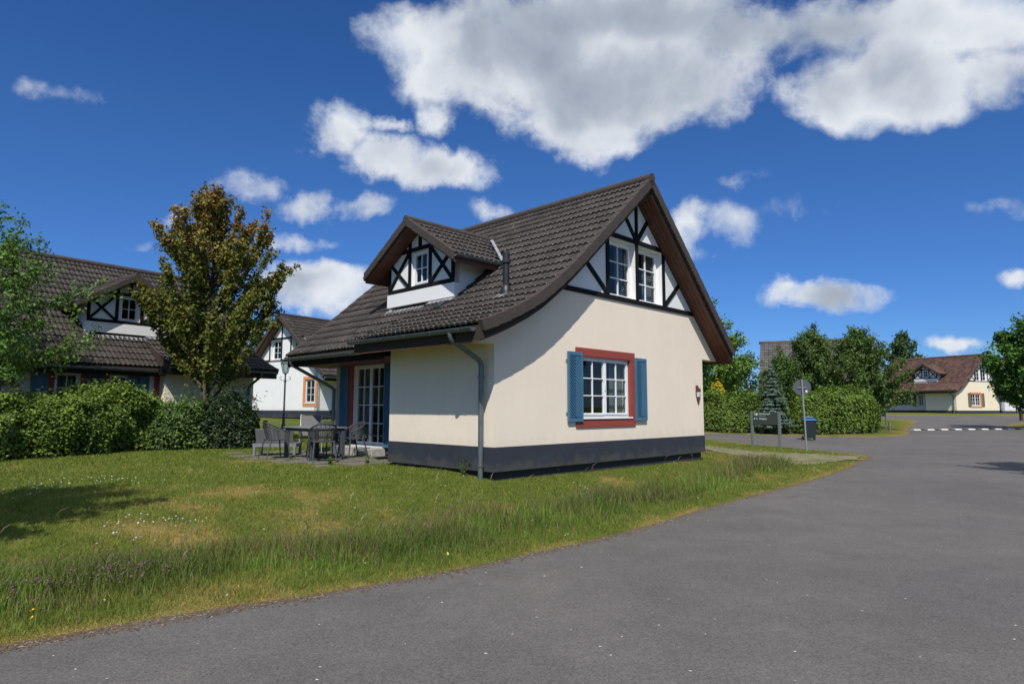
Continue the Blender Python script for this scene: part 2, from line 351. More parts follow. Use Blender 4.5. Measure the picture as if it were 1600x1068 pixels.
def inpoly(x, y, P):
    x = np.asarray(x, float).ravel(); y = np.asarray(y, float).ravel(); c = np.zeros(x.shape, bool); j = len(P) - 1
    for i in range(len(P)):
        with np.errstate(divide='ignore', invalid='ignore'):
            k = ((P[i][1] > y) != (P[j][1] > y)) & (x < (P[j][0] - P[i][0]) * (y - P[i][1]) / (P[j][1] - P[i][1]) + P[i][0])
        c ^= k; j = i
    return c
def H(x, y, d=None):
    x = np.asarray(x, float).ravel(); y = np.asarray(y, float).ravel()
    d = rdist(x, y) if d is None else d
    amp = .39 * (1 - .65 * sstep(24, 31, y)) * (1 - .5 * sstep(6, 9, x) * sstep(14, 18, y))
    h = rz(y) + .035 * sstep(0, .25, d) + (amp - .03) * sstep(.3, 5.0, d)
    h += .045 * sstep(3, 0, x) * np.clip(y - 22, 0, 16) * sstep(1, 3, d) * .72
    h += (.05 * (fbm(x, y, .5, 3) - .5) + .03 * (fbm(x, y, 2.2, 5, 3) - .5)) * sstep(.2, 1.2, d)
    h -= .07 * sstep(.7, 1.3, d) * (1 - sstep(1.5, 2.6, d)) * (y < 20)
    return h
# main house frame, used for the ground too
HO = Vector((-.327, 11.57, .41)); HA = R(44.4)
HU = Vector((math.sin(HA), math.cos(HA), 0)); HV = Vector((-math.cos(HA), math.sin(HA), 0))
def hw(u, v): p = HO + HU * u + HV * v; return (p.x, p.y)
HOUSE_FOOT = [hw(0, 0), hw(7.8, 0), hw(7.8, 7.55), hw(1.2, 7.55), hw(1.2, 3.25), hw(0, 3.25)]
GRAVEL = [(8.6, 18.3), (10.9, 20.2), (11.75, 21.5), (10.6, 21.9), (9.2, 21.9), (7.6, 21.8), (6.2, 21.2), (5.7, 19.8), (6.6, 19.3), (7.6, 18.9)]
PATIO = [hw(-1.5, 3.5), hw(1.15, 3.5), hw(1.15, 9.5), hw(-1.5, 9.5)]

def ground():
    ol = []
    n = len(ROAD)
    for i in range(n):
        a, b = Vector(ROAD[i]), Vector(ROAD[(i + 1) % n]); m = (a + b) / 2
        near = math.hypot(m.x, m.y) < 45
        k = max(1, int((b - a).length / (.16 if math.hypot(m.x, m.y) < 14 else .4))) if near else max(1, int((b - a).length / 4))
        t = (b - a).normalized(); nn = Vector((-t.y, t.x))
        for j in range(k):
            p = a + (b - a) * j / k
            if near: p += nn * ((float(fbm(p.x, p.y, 1.3, 9, 3)) - .5) * .16 + random.uniform(-.018, .018))
            ol.append(p)
    pts = list(ol); ed = [(i, (i + 1) % len(ol)) for i in range(len(ol))]
    r = 1.6; q = []
    while r < 900:
        st = .8 if r < 70 else 2.5
        a = -62.
        while a < 298:
            q.append((r, a + random.uniform(-.3, .3) * st)); a += st if a < 62 else 7
        r *= 1.05 if r < 70 else 1.15
    q = np.array(q); x = q[:, 0] * np.sin(np.radians(q[:, 1])); y = q[:, 0] * np.cos(np.radians(q[:, 1]))
    d = rdist(x, y); k = d > np.minimum(.16 + .01 * q[:, 0], .6)
    pts += [Vector((a, b)) for a, b in zip(x[k], y[k])]
    vs, es, fs, _, _, _ = delaunay_2d_cdt(pts, ed, [], 0, 1e-5)
    V = np.array([(v.x, v.y) for v in vs]); F = np.array([tuple(f) for f in fs]); c = V[F].mean(1)
    inn = inpoly(c[:, 0], c[:, 1], [tuple(p) for p in ol])
    on = np.zeros(len(V), bool); on[np.unique(F[inn])] = True; on2 = np.zeros(len(V), bool); on2[np.unique(F[~inn])] = True
    edge = on & on2
    dd = rdist(V[:, 0], V[:, 1]); dd[edge] = 0
    zg = H(V[:, 0], V[:, 1], dd); zr = rz(V[:, 1]); zg[edge] = zr[edge]
    # wear and colour of the turf: dry where thin, straw at the road's edge
    dry = dryness(V[:, 0], V[:, 1], dd)
    col = turf(dry, V[:, 0], V[:, 1])
    def sub(F_, z, name, m, cl=None, **t):
        u, inv = np.unique(F_, return_inverse=True)
        return npmesh(name, np.c_[V[u], z[u]], inv.reshape(F_.shape), m, None if cl is None else cl[u], **t)
    o = sub(F[~inn], zg, 'ground', M['turf'], col, kind='structure', label='mown lawn ground around the houses, green with dry yellow patches')
    o.data.shade_smooth()
    o = sub(F[inn], zr, 'road', M['asphalt'], None, kind='structure', label='grey asphalt road curving past the house to a junction')
    o.data.shade_smooth()
def dryness(x, y, d):
    v = 1.25 * (fbm(x, y, .55, 21, 4) - .5) + .9 * (fbm(x, y, 2.4, 31, 3) - .5) + .42
    v = v + .40 * (1 - sstep(.03, .25, d)) - .22 * sstep(9.5, 15, y) * (x < -1) - .03
    return np.clip(v, 0, 1)
def turf(dry, x, y):
    g = np.array([.088, .128, .020]); g2 = np.array([.155, .182, .034]); s = np.array([.30, .225, .075])
    k = np.clip(fbm(x, y, 6, 41, 2), 0, 1)[:, None]
    c = g * (1 - k) + g2 * k
    w = sstep(.42, .95, dry)[:, None]
    return c * (1 - w) + s * w
def ground_mats():
    m = mat('turf', (1, 1, 1), .95, attr=True, var=.45, vscale=9, bump=1.0, bscale=60, bdist=.03, fine=.45, spec=.1); M['turf'] = m
    m = mat('asphalt', (.127, .117, .111), .86, rgb2=(.096, .090, .086), vscale=.28, bump=.55, bscale=140, bdist=.005, fine=.0, spec=.3)
    t = m.node_tree; L = t.links.new; b = t.nodes['Principled BSDF']; src = b.inputs['Base Color'].links[0].from_socket
    tc = [n for n in t.nodes if n.type == 'TEX_COORD'][0]
    v = N('ShaderNodeTexVoronoi', t); v.inputs['Scale'].default_value = 95; L(tc.outputs['Object'], v.inputs['Vector'])
    sp = N('ShaderNodeSeparateColor', t); L(v.outputs['Color'], sp.inputs[0])
    mr = N('ShaderNodeMapRange', t); L(sp.outputs[0], mr.inputs[0]); mr.inputs[3].default_value = .72; mr.inputs[4].default_value = 1.28
    m1 = N('ShaderNodeMix', t, data_type='RGBA', blend_type='MULTIPLY'); m1.inputs[0].default_value = 1; L(src, m1.inputs[6]); L(mr.outputs[0], m1.inputs[7])
    n = N('ShaderNodeTexNoise', t); n.inputs['Scale'].default_value = 1.3; n.inputs['Detail'].default_value = 9; n.inputs['Roughness'].default_value = .72; L(tc.outputs['Object'], n.inputs['Vector'])
    r2 = N('ShaderNodeMapRange', t); L(n.outputs[0], r2.inputs[0]); r2.inputs[1].default_value = .25; r2.inputs[2].default_value = .75; r2.inputs[3].default_value = .80; r2.inputs[4].default_value = 1.18
    m2 = N('ShaderNodeMix', t, data_type='RGBA', blend_type='MULTIPLY'); m2.inputs[0].default_value = 1; L(m1.outputs[2], m2.inputs[6]); L(r2.outputs[0], m2.inputs[7])
    vc = N('ShaderNodeTexVoronoi', t, feature='DISTANCE_TO_EDGE'); vc.inputs['Scale'].default_value = .33; wn = N('ShaderNodeTexNoise', t); wn.inputs['Scale'].default_value = 1.7; wn.inputs['Detail'].default_value = 6; L(tc.outputs['Object'], wn.inputs['Vector'])
    wm = N('ShaderNodeMix', t, data_type='RGBA'); wm.inputs[0].default_value = .35; L(tc.outputs['Object'], wm.inputs[6]); L(wn.outputs['Color'], wm.inputs[7]); L(wm.outputs[2], vc.inputs['Vector'])
    cr = N('ShaderNodeMapRange', t); L(vc.outputs[0], cr.inputs[0]); cr.inputs[1].default_value = .0; cr.inputs[2].default_value = .0035; cr.inputs[3].default_value = .55; cr.inputs[4].default_value = 0
    cn = N('ShaderNodeTexNoise', t); cn.inputs['Scale'].default_value = .45; L(tc.outputs['Object'], cn.inputs['Vector']); cm = N('ShaderNodeMapRange', t); L(cn.outputs[0], cm.inputs[0]); cm.inputs[1].default_value = .52; cm.inputs[2].default_value = .60
    ck = N('ShaderNodeMath', t, operation='MULTIPLY'); L(cr.outputs[0], ck.inputs[0]); L(cm.outputs[0], ck.inputs[1])
    m3 = N('ShaderNodeMix', t, data_type='RGBA'); L(ck.outputs[0], m3.inputs[0]); L(m2.outputs[2], m3.inputs[6]); m3.inputs[7].default_value = (.035, .033, .031, 1)
    L(m3.outputs[2], b.inputs['Base Color']); M['asphalt'] = m
    M['gravel'] = mat('gravel_soil', (.27, .225, .15), .95, rgb2=(.13, .14, .055), vscale=2.2, bump=1, bscale=60, bdist=.03, fine=.4)
def weather(m, lo, hi, amt, dirt):
    t = m.node_tree; L = t.links.new; b = t.nodes['Principled BSDF']; src = b.inputs['Base Color'].links[0].from_socket; tc = [n for n in t.nodes if n.type == 'TEX_COORD'][0]
    sp = N('ShaderNodeSeparateXYZ', t); L(tc.outputs['Object'], sp.inputs[0]); n = N('ShaderNodeTexNoise', t); n.inputs['Scale'].default_value = 3.5; n.inputs['Detail'].default_value = 7; n.inputs['Roughness'].default_value = .68; L(tc.outputs['Object'], n.inputs['Vector'])
    q = N('ShaderNodeMath', t, operation='MULTIPLY_ADD'); L(n.outputs[0], q.inputs[0]); q.inputs[1].default_value = -.9; L(sp.outputs[2], q.inputs[2])
    mr = N('ShaderNodeMapRange', t, interpolation_type='SMOOTHSTEP'); L(q.outputs[0], mr.inputs[0]); mr.inputs[1].default_value = lo - .45; mr.inputs[2].default_value = hi - .45; mr.inputs[3].default_value = amt; mr.inputs[4].default_value = 0
    mx = N('ShaderNodeMix', t, data_type='RGBA'); L(mr.outputs[0], mx.inputs[0]); L(src, mx.inputs[6]); mx.inputs[7].default_value = (*dirt, 1)
    mp = N('ShaderNodeMapping', t); mp.inputs['Scale'].default_value = (1, 1, .07); L(tc.outputs['Object'], mp.inputs[0]); s_ = N('ShaderNodeTexNoise', t); s_.inputs['Scale'].default_value = 7; s_.inputs['Detail'].default_value = 5; L(mp.outputs[0], s_.inputs['Vector'])
    sr = N('ShaderNodeMapRange', t); L(s_.outputs[0], sr.inputs[0]); sr.inputs[1].default_value = .35; sr.inputs[2].default_value = .7; sr.inputs[3].default_value = 1.006; sr.inputs[4].default_value = .985
    mm = N('ShaderNodeMix', t, data_type='RGBA', blend_type='MULTIPLY'); mm.inputs[0].default_value = 1; L(mx.outputs[2], mm.inputs[6]); L(sr.outputs[0], mm.inputs[7]); L(mm.outputs[2], b.inputs['Base Color'])
weather(M['cream'], .50, .72, .13, (.42, .36, .27)); weather(M['white'], .50, .72, .2, (.45, .42, .36)); weather(M['plinth'], .05, .26, .45, (.085, .078, .062))
ground_mats()
ground()
def sheet(name, P, m, dz=.012, step=.35, **t):
    xs = [p[0] for p in P]; ys = [p[1] for p in P]; n = len(P); pts = []
    for i in range(n):
        a, b = Vector(P[i]), Vector(P[(i + 1) % n]); k = max(2, int((b - a).length / .2))
        for j in range(k):
            p = a + (b - a) * j / k; pts.append(p + Vector((random.uniform(-.14, .14), random.uniform(-.14, .14))))
    ed = [(i, (i + 1) % len(pts)) for i in range(len(pts))]; ol = [tuple(p) for p in pts]
    g = [Vector((x + random.uniform(-.05, .05), y)) for x in np.arange(min(xs), max(xs), step) for y in np.arange(min(ys), max(ys), step)]
    k = inpoly([p.x for p in g], [p.y for p in g], ol)
    vs, es, fs, _, _, _ = delaunay_2d_cdt(pts + [p for p, q in zip(g, k) if q], ed, [], 0, 1e-5)
    V = np.array([(v.x, v.y) for v in vs]); F = np.array([tuple(f) for f in fs]); c = V[F].mean(1); F = F[inpoly(c[:, 0], c[:, 1], ol)]
    return npmesh(name, np.c_[V, H(V[:, 0], V[:, 1]) + dz], F, m, **t)
sheet('gravel_path', GRAVEL, M['gravel'], .012, kind='structure', label='pale sandy gravel strip beside the house joining the road')

# ------------------------------------------------------------ houses
TW, TE = .300, .335        # tile cover width and exposed length
def tile_data(name, m, seg=10, low=False):
    """one interlocking double-roll tile: x across, y up the slope, z out of the roof"""
    b = MB(); f = lambda t: .034 * (abs(math.sin(math.pi * t * 2)) ** .8) if not low else .02 * abs(math.sin(math.pi * t * 2))
    n = seg; L = TE + .03
    for i in range(n + 1):
        t = i / n; x = (t - .5) * (TW - .003); h = f(t)
        b.v += [(x, -.0, h + .012 - .028), (x, -.0, h + .012 + .014), (x, L, h - .010)]
    for i in range(n):
        a = i * 3; b.f += [(a, a + 3, a + 4, a + 1), (a + 1, a + 4, a + 5, a + 2)]
    me = bpy.data.meshes.new(name); me.from_pydata(b.v, [], b.f); me.materials.append(m); return me
def poly_interp(prof, u):
    for (a, za), (b, zb) in zip(prof, prof[1:]):
        if a <= u <= b: return za + (zb - za) * (u - a) / (b - a)
    (a, za), (b, zb) = (prof[0], prof[1]) if u < prof[0][0] else (prof[-2], prof[-1])
    return za + (zb - za) * (u - a) / (b - a)
STEEP = [(-.05, 2.58), (1.0, 3.42), (2.2, 4.46), (4.64, 6.58)]
BAY = [(-.78, 2.64), (-.35, 2.80), (0, 2.95), (.45, 3.17), (.83, 3.39), (1.1, 3.58), (1.4, 3.80), (1.8, 4.12), (2.2, 4.46), (4.64, 6.58)]
RIGHT = [(4.64, 6.58), (8.68, 2.74)]
def rows(prof, e=TE):
    """tile row origins and directions walking up a profile from the eave"""
    out = []; pts = [Vector((a, b)) for a, b in prof]; seg = [(q - p).length for p, q in zip(pts, pts[1:])]; tot = sum(seg); n = round(tot / e)
    def at(s):
        for p, q, l in zip(pts, pts[1:], seg):
            if s <= l: return p + (q - p) * s / l
            s -= l
        return pts[-1]
    for i in range(n):
        p = at(tot * i / n); q = at(tot * min(n, i + 1) / n); out.append((p, (q - p).normalized()))
    return out
def window(house, name, P, a0, a1, b0, b1, leaves=1, cols=2, nrows=3, depth=.11, fr=.06, sash=.045, curtain=None, sill=True, simple=False, fm='frame', label=None, wall_d=.0, mull=.0, bar=.022):
    """window set back by depth in the opening a0..a1 x b0..b1 of a wall"""
    w = MB(); d = wall_d - depth
    w.box(a0, a0 + fr, b0, b1, d - .06, d, P); w.box(a1 - fr, a1, b0, b1, d - .06, d, P)
    w.box(a0 + fr, a1 - fr, b1 - fr, b1, d - .06, d, P); w.box(a0 + fr, a1 - fr, b0, b0 + fr, d - .06, d, P)
    W_ = w.build(name, M[fm], house, bevel=0 if simple else .006)
    if label: W_['label'] = label
    g0, g1 = a0 + fr - .01, a1 - fr + .01; lw = (g1 - g0) / leaves; z0, z1 = b0 + fr - .01, b1 - fr + .01
    for i in range(leaves):
        l0, l1 = g0 + lw * i + .002, g0 + lw * (i + 1) - .002
        s = MB()
        s.box(l0, l0 + sash, z0, z1, d - .045, d + .014, P); s.box(l1 - sash, l1, z0, z1, d - .045, d + .014, P)
        s.box(l0 + sash, l1 - sash, z1 - sash, z1, d - .045, d + .014, P); s.box(l0 + sash, l1 - sash, z0, z0 + sash, d - .045, d + .014, P)
        s.build('sash', M[fm], W_, bevel=0 if simple else .005)
        p0, p1, q0, q1 = l0 + sash, l1 - sash, z0 + sash, z1 - sash
        m = MB()
        for k in range(1, cols): x = p0 + (p1 - p0) * k / cols; m.box(x - bar / 2, x + bar / 2, q0, q1, d - .032, d + .006, P)
        for k in range(1, nrows):
            y = q0 + (q1 - q0) * k / nrows; m.box(p0, p1, y - bar / 2, y + bar / 2, d - .030, d + .004, P)
        m.build('glazing_bar', M[fm], W_)
        for k in range(cols):
            for j in range(nrows):
                x0, x1 = p0 + (p1 - p0) * k / cols, p0 + (p1 - p0) * (k + 1) / cols; y0, y1 = q0 + (q1 - q0) * j / nrows, q0 + (q1 - q0) * (j + 1) / nrows
                tl = random.uniform(-.002, .002)
                MB().poly([P(x0, y0, d - .02 + tl), P(x1, y0, d - .02), P(x1, y1, d - .02 - tl), P(x0, y1, d - .02)]).build('pane', M['glass'], W_)
        if leaves > 1 and i == 0 and not simple:
            h = MB().box(l1 - .012, l1 + .012, (z0 + z1) / 2 - .06, (z0 + z1) / 2 + .06, d + .015, d + .03, P); h.build('handle', M['greyframe'], W_)
    if sill:
        MB().box(a0 - .03, a1 + .03, b0 - .035, b0, d, wall_d + .05, P).build('sill', M[fm], W_, bevel=.006)
    if curtain:
        for (c0, c1) in curtain:
            b = MB(); n = max(8, int((c1 - c0) / .018)); pr = []
            for k in range(n + 1):
                x = c0 + (c1 - c0) * k / n; dd = d - .16 + .025 * math.sin(k * 1.25) + random.uniform(-.004, .004); pr.append((x, dd))
            for (x, dd), (x2, d2) in zip(pr, pr[1:]): b.poly([P(x, b0 + .02, dd), P(x2, b0 + .02, d2), P(x2, b1 - .04, d2), P(x, b1 - .04, dd)])
            b.build('curtain', M['curtain'], W_, smooth=True)
    return W_
def shutter(house, P, a0, a1, b0, b1, m='blue', d=.03, simple=False, label=None):
    s = MB(); f = .055; t = .035
    s.box(a0, a0 + f, b0, b1, d, d + t, P); s.box(a1 - f, a1, b0, b1, d, d + t, P); s.box(a0 + f, a1 - f, b1 - f * 1.3, b1, d, d + t, P); s.box(a0 + f, a1 - f, b0, b0 + f * 1.3, d, d + t, P)
    s.box(a0 + f, a1 - f, b0 + f * 1.3, b1 - f * 1.3, d + .0005, d + .005, P)
    o = s.build('shutter', M[m], house, bevel=0 if simple else .004)
    if label: o['label'] = label
    if simple: return o
    z = MB(); c = (a0 + a1) / 2; x0, x1 = a0 + f, a1 - f; y = b0 + f * 1.3 - .16; top = b1 - f * 1.3
    while y < top + .2:
        for sg in (-1, 1):
            e = x0 if sg < 0 else x1
            p, q = (c, y - .0), (e, y + .16)
            # clip against the frame
            def cl(p, q, lo, hi):
                if p[1] > hi and q[1] > hi or p[1] < lo and q[1] < lo: return None
                pts = []
                for r in (p, q):
                    k = r
                    if r[1] < lo or r[1] > hi:
                        lim = lo if r[1] < lo else hi; o_ = q if r is p else p; tt = (lim - r[1]) / (o_[1] - r[1]); k = (r[0] + (o_[0] - r[0]) * tt, lim)
                    pts.append(k)
                return pts
            r = cl(p, q, b0 + f * 1.3 + .012, top - .012)
            if r and math.dist(*r) > .02: z.bar(r[0], r[1], .027, d + .004, d + .030, P)
        y += .068
    z.build('slat_panel', M[m], o, kind='stuff')
    for yy in (b0 + .18, b1 - .18):
        hx = a0 if P.side < 0 else a1
        MB().box(hx - .03, hx + .03, yy - .012, yy + .012, d - .012, d - .001, P).build('hinge', M['zinc'], o)
    return o
class Plane:
    def __init__(s, fn): s.fn = fn; s.side = -1
    def __call__(s, a, b, d): return s.fn(a, b, d)
def gutter(parent, p, q, r=.065, name='gutter'):
    """open half-round gutter from p to q"""
    p, q = Vector(p), Vector(q); t = (q - p).normalized(); x = t.cross(Vector((0, 0, 1))).normalized(); z = Vector((0, 0, 1)); b = MB(); n = 9
    ring = [(math.cos(math.pi + math.pi * k / n), math.sin(math.pi + math.pi * k / n)) for k in range(n + 1)]
    for rr in (r, r - .006):
        for e in (p, q): b.v += [tuple(e + x * c * rr + z * s_ * rr) for c, s_ in ring]
    m = n + 1
    for k in range(n): b.f += [(k, k + 1, m + k + 1, m + k), (2 * m + k, 3 * m + k, 3 * m + k + 1, 2 * m + k + 1)]
    for k in (0, n): b.f += [(k, m + k, 3 * m + k, 2 * m + k)]
    b.poly([tuple(p + x * c * r + z * s_ * r) for c, s_ in ring]); b.poly([tuple(q + x * c * r + z * s_ * r) for c, s_ in ring])
    bead = x * r
    b.tube([p + bead, q + bead], .009, 6); b.tube([p - bead, q - bead], .009, 6)
    g = b.build(name, M['zinc'], parent, smooth=True)
    k = MB(); n = int((q - p).length / .8)
    for i in range(n + 1):
        c = p + (q - p) * (i + .4) / (n + 1)
        k.tube([c + x * math.cos(a) * (r + .006) + z * math.sin(a) * (r + .006) for a in [math.pi + math.pi * j / 8 for j in range(9)]], .007, 4)
    k.build('gutter_bracket', M['zinc'], g)
    return g
def downpipe(parent, pts, r=.05, collar=None, name='downpipe'):
    o = MB().tube(pts, r, 14).build(name, M['zinc'], parent, smooth=True)
    if collar:
        for c in collar: MB().tube([Vector(c), Vector(c) + Vector((0, 0, .035))], r + .012, 14).build('collar', M['zinc'], o, smooth=True)
    return o
def bent(pts, rad=.12, n=5):
    pts = [Vector(p) for p in pts]; out = [pts[0]]
    for a, b, c in zip(pts, pts[1:], pts[2:]):
        u = (a - b).normalized(); w = (c - b).normalized(); s, e = b + u * rad, b + w * rad
        for k in range(n + 1): t = k / n; out.append(s * (1 - t) ** 2 + b * 2 * t * (1 - t) + e * t * t)
    out.append(pts[-1]); return out

def make_house(name, label, cat, loc, angle, mirror=False, detail=2, length=7.55, bay_end=3.25, dorm=3.83, tilem='tile', wallm='cream', trim='red', shut='blue', gable='v', foot=-.4, ntiles=300, has_bay=True, far_gable_front=False, dorm_on=True, group=None, rec=1.2, doors=None):
    """local axes: u into the house along the gable wall, v along the eaves, z up from the turf"""
    ms = -1 if mirror else 1
    root = empty(name, loc, angle, label=label, category=cat)
    if group: root['group'] = group
    LEN = length; VF = -.5; VB = LEN + .45; D2 = detail >= 2
    G = Plane(lambda a, b, d: (a, ms * (-d), b))                       # gable wall: a = u, depth out of the wall
    F0 = Plane(lambda a, b, d: (-d, ms * a, b))                         # eaves wall of the bay: a = v
    F1 = Plane(lambda a, b, d: (rec - d, ms * a, b))                    # eaves wall set back behind the bay
    FR = Plane(lambda a, b, d: (7.8 + d, ms * a, b)); GB = Plane(lambda a, b, d: (a, ms * (LEN + d), b))
    FD = Plane(lambda a, b, d: (1.2 - d, ms * a, b))
    be = bay_end
    so = lambda u: (poly_interp(BAY if has_bay else STEEP, u) if u < 4.64 else poly_interp(RIGHT, u)) - .32   # underside of the roof
    T = .24                                                             # wall thickness
    PZ = .49; PB = .05                                                  # plinth top and bottom
    # --- gable wall: lower part in the wall colour, upper part white, joint under the cross beam
    BZ = 3.69
    lu = next(u for u in np.arange(0, 4.6, .01) if so(u) > BZ)
    ru = next(u for u in np.arange(8.6, 4.7, -.01) if so(u) > BZ)
    l0 = [(0, PZ), (7.8, PZ), (7.8, so(8.6) + .02), (8.62, so(8.6)), (ru, BZ), (lu, BZ)] + [(u, so(u)) for u in np.arange(lu - .2, -.62, -.2)] + [(-.62, so(-.62)), (0, so(-.62) - .02)]
    if not has_bay: l0 = [(rec, PZ), (7.8, PZ), (7.8, so(8.6) + .02), (8.62, so(8.6)), (ru, BZ), (lu, BZ), (.05, so(.05)), (rec, so(.05) - .02)]
    up = [(lu, BZ), (ru, BZ), (4.64, 6.25)] + [(u, so(u)) for u in np.arange(4.4, lu, -.3)]
    gw = dict(v=[(3.60, 4.66), (4.76, 5.84)], b=[(2.75, 3.75), (4.95, 5.95)])[gable]
    big = (2.52, 4.36, 1.00, 2.30)
    if gable == 'b': big = (1.35, 2.35, .95, 2.4)
    MB().wall(l0, [[(big[0], big[2]), (big[1], big[2]), (big[1], big[3]), (big[0], big[3])]], 0, -T, G).build('gable_wall', M[wallm], root)
    up_m = M['white']
    wz0, wz1 = (3.70, 5.08) if gable == 'v' else (3.72, 5.02)
    MB().wall(up, [[(a, wz0 + .001), (b, wz0 + .001), (b, wz1), (a, wz1)] for a, b in gw], 0, -T, G).build('gable_panel', up_m, root)
    # --- plinth and foundation
    fp = [(0, 0), (7.8, 0), (7.8, LEN), (rec, LEN), (rec, be), (0, be)] if has_bay else [(rec, 0), (7.8, 0), (7.8, LEN), (rec, LEN)]
    dv = (5.21, 6.65)
    if D2: fp = fp[:4] + [(rec, dv[1]), (rec + .3, dv[1]), (rec + .3, dv[0]), (rec, dv[0])] + fp[4:]
    def ring(off, z0, z1, nm, m, top=True):
        c = [Vector(p) for p in fp]; b = MB(); n = len(c); o_ = []
        for i in range(n):
            p, q, r = c[i - 1], c[i], c[(i + 1) % n]; e1 = (q - p).normalized(); e2 = (r - q).normalized()
            n1 = Vector((e1.y, -e1.x)); n2 = Vector((e2.y, -e2.x)); o_.append(q + (n1 + n2) * off)
        vs = [(p.x, ms * p.y, z) for z in (z0, z1) for p in o_]; 
        b.poly(vs, [(i, (i + 1) % n, n + (i + 1) % n, n + i) for i in range(n)] + [tuple(range(n, 2 * n)), tuple(range(n))])
        return b.build(nm, m, root)
    ring(.012, PB, PZ, 'plinth', M['plinth']); ring(-.07, -.9, PB - .001, 'foundation', M['base'])
    # --- eaves walls
    dz0, dz1 = .21, 2.31
    dv = (5.21, 6.65) if name != 'left_timber_house' else (5.2, 6.6)
    if has_bay:
        MB().wall([(T + .001, PZ), (be + .001, PZ), (be + .001, 2.62), (T + .001, 2.62)], [], 0, -T, F0).build('bay_wall', M[wallm], root)
        MB().wall([(.12, PZ), (rec - .001, PZ), (rec - .001, 2.6 + .6 * rec / 1.2), (.12, 2.6)], [], 0, -T, lambda a, b, d: (a, ms * (be + d), b)).build('bay_side_wall', M['white' if name == 'left_timber_house' else wallm], root)
    zr_ = 2.6 + .58 * rec / 1.2
    doors = doors if doors is not None else [dv]; many = name != 'timber_house'
    v0 = be - .3 if has_bay else .0
    hol = [[(a + .001, max(dz0, PZ + .003) if not many else 1.0), (b, max(dz0, PZ + .003) if not many else 1.0), (b, dz1), (a, dz1)] for a, b in doors]
    MB().wall([(v0, PZ + .001), (LEN, PZ + .001), (LEN, zr_), (v0, zr_)], hol, 0, -T, F1).build('eaves_wall', M[wallm], root)
    MB().wall([(T + .001, PZ), (LEN, PZ), (LEN, 3.1), (T + .001, 3.1)], [], 0, -T, FR).build('rear_wall', M[wallm], root)
    MB().wall([(rec, PZ), (7.8, PZ), (7.8, 3.1), (4.64, 6.2), (rec, zr_ - .05)], [], 0, -T, GB).build('far_gable_wall', M['white'], root)
    MB().box(.3 if has_bay else 1.5, 7.5, .3, min(LEN, be) - .3, .5, .52, lambda a, b, c: (a, ms * b, c)).box(1.5, 7.5, be - .3, LEN - .3, .503, .523, lambda a, b, c: (a, ms * b, c)).build('floor', M['dark'], root)
    MB().box(1.5, 7.5, .3, LEN - .3, 2.62, 2.7, lambda a, b, c: (a, ms * b, c)).build('upper_floor', M['dark'], root)
    MB().box(1.5, 7.5, 2.2, 2.3, .53, 2.6, lambda a, b, c: (a, ms * b, c)).box(3.0, 6.4, 1.6, 1.7, 2.71, 5.0, lambda a, b, c: (a, ms * b, c)).build('inner_wall', M['dark'], root)
    # --- windows
    ww = window(root, 'window', G, big[0], big[1], big[2], big[3], leaves=2 if gable == 'v' else 1, cols=2, nrows=3, depth=.055, curtain=[(big[0] + 1.30, big[1] - .05), (big[0] + .03, big[0] + .12)] if D2 else None, simple=not D2)
    t = .17; e = .026
    tb = MB(); a0, a1, b0, b1 = big
    if trim:
        for i, q in enumerate(((a0 - t, a1 + t, b1 - .0, b1 + .17), (a0 - t, a0, b0 - .0, b1), (a1, a1 + t, b0, b1), (a0 - t, a1 + t, b0 - .21, b0))):
            MB().box(*q, .0, e + .001 * (i % 2), G).build('surround', M[trim], root, bevel=.004 if D2 else 0)
        for q in ((a1 - .012, a1 - .001, b0, b1), (a0 + .001, a0 + .012, b0, b1), (a0 + .013, a1 - .013, b1 - .012, b1 - .001)):
            MB().box(*q, -.054, e - .004, G).build('surround', M[trim], root)
    if shut and gable == 'v':
        G.side = -1; shutter(root, G, a0 - .47, a0 + .015, .92, 2.36, shut, simple=not D2)
        G.side = 1; shutter(root, G, a1 + .14, a1 + .61, .92, 2.36, shut, simple=not D2)
    for a, b in gw:
        window(root, 'window', G, a, b, wz0, wz1, leaves=1, cols=2, nrows=3, depth=.14, fr=.07, sash=.055, sill=True if not D2 else False, simple=not D2, curtain=[(b - .45, b - .07)] if D2 else None)
    # --- black timber framing on the gable
    W_ = .13
    def beam(p, q, P, w=.12, d=.028):
        d += random.uniform(0, .006)
        return MB().bar(p, q, w, .0, d, P).build('beam', M['beam'], root)
    if gable == 'v':
        L_ = [((lu - .15, BZ), (ru + .15, BZ)), ((3.52, BZ + .06), (3.52, so(3.52))), ((4.71, BZ + .06), (4.71, 6.2)), ((5.90, BZ + .06), (5.90, so(5.90))),
              ((3.58, 5.15), (4.65, 5.15)), ((4.77, 5.15), (5.84, 5.15)), ((4.66, 5.22), (4.10, 5.86)), ((4.76, 5.22), (5.32, 5.90)), ((3.46, 3.79), (2.66, 4.42)), ((5.96, 3.79), (6.80, 4.50))]
    else:
        L_ = [((lu - .1, BZ), (ru + .1, BZ)), ((3.9, BZ + .06), (3.9, so(3.9))), ((4.85, BZ + .06), (4.85, so(4.9))), ((2.6, BZ + .06), (2.6, so(2.6))), ((6.1, BZ + .06), (6.1, so(6.1))), ((so and 2.66, 5.1), (6.4, 5.1))]
    for p, q in L_: beam(p, q, G, .105)
    # --- roof body (underlay and wooden soffit) and its tiles
    P3 = lambda u, v, z: (u, ms * v, z)
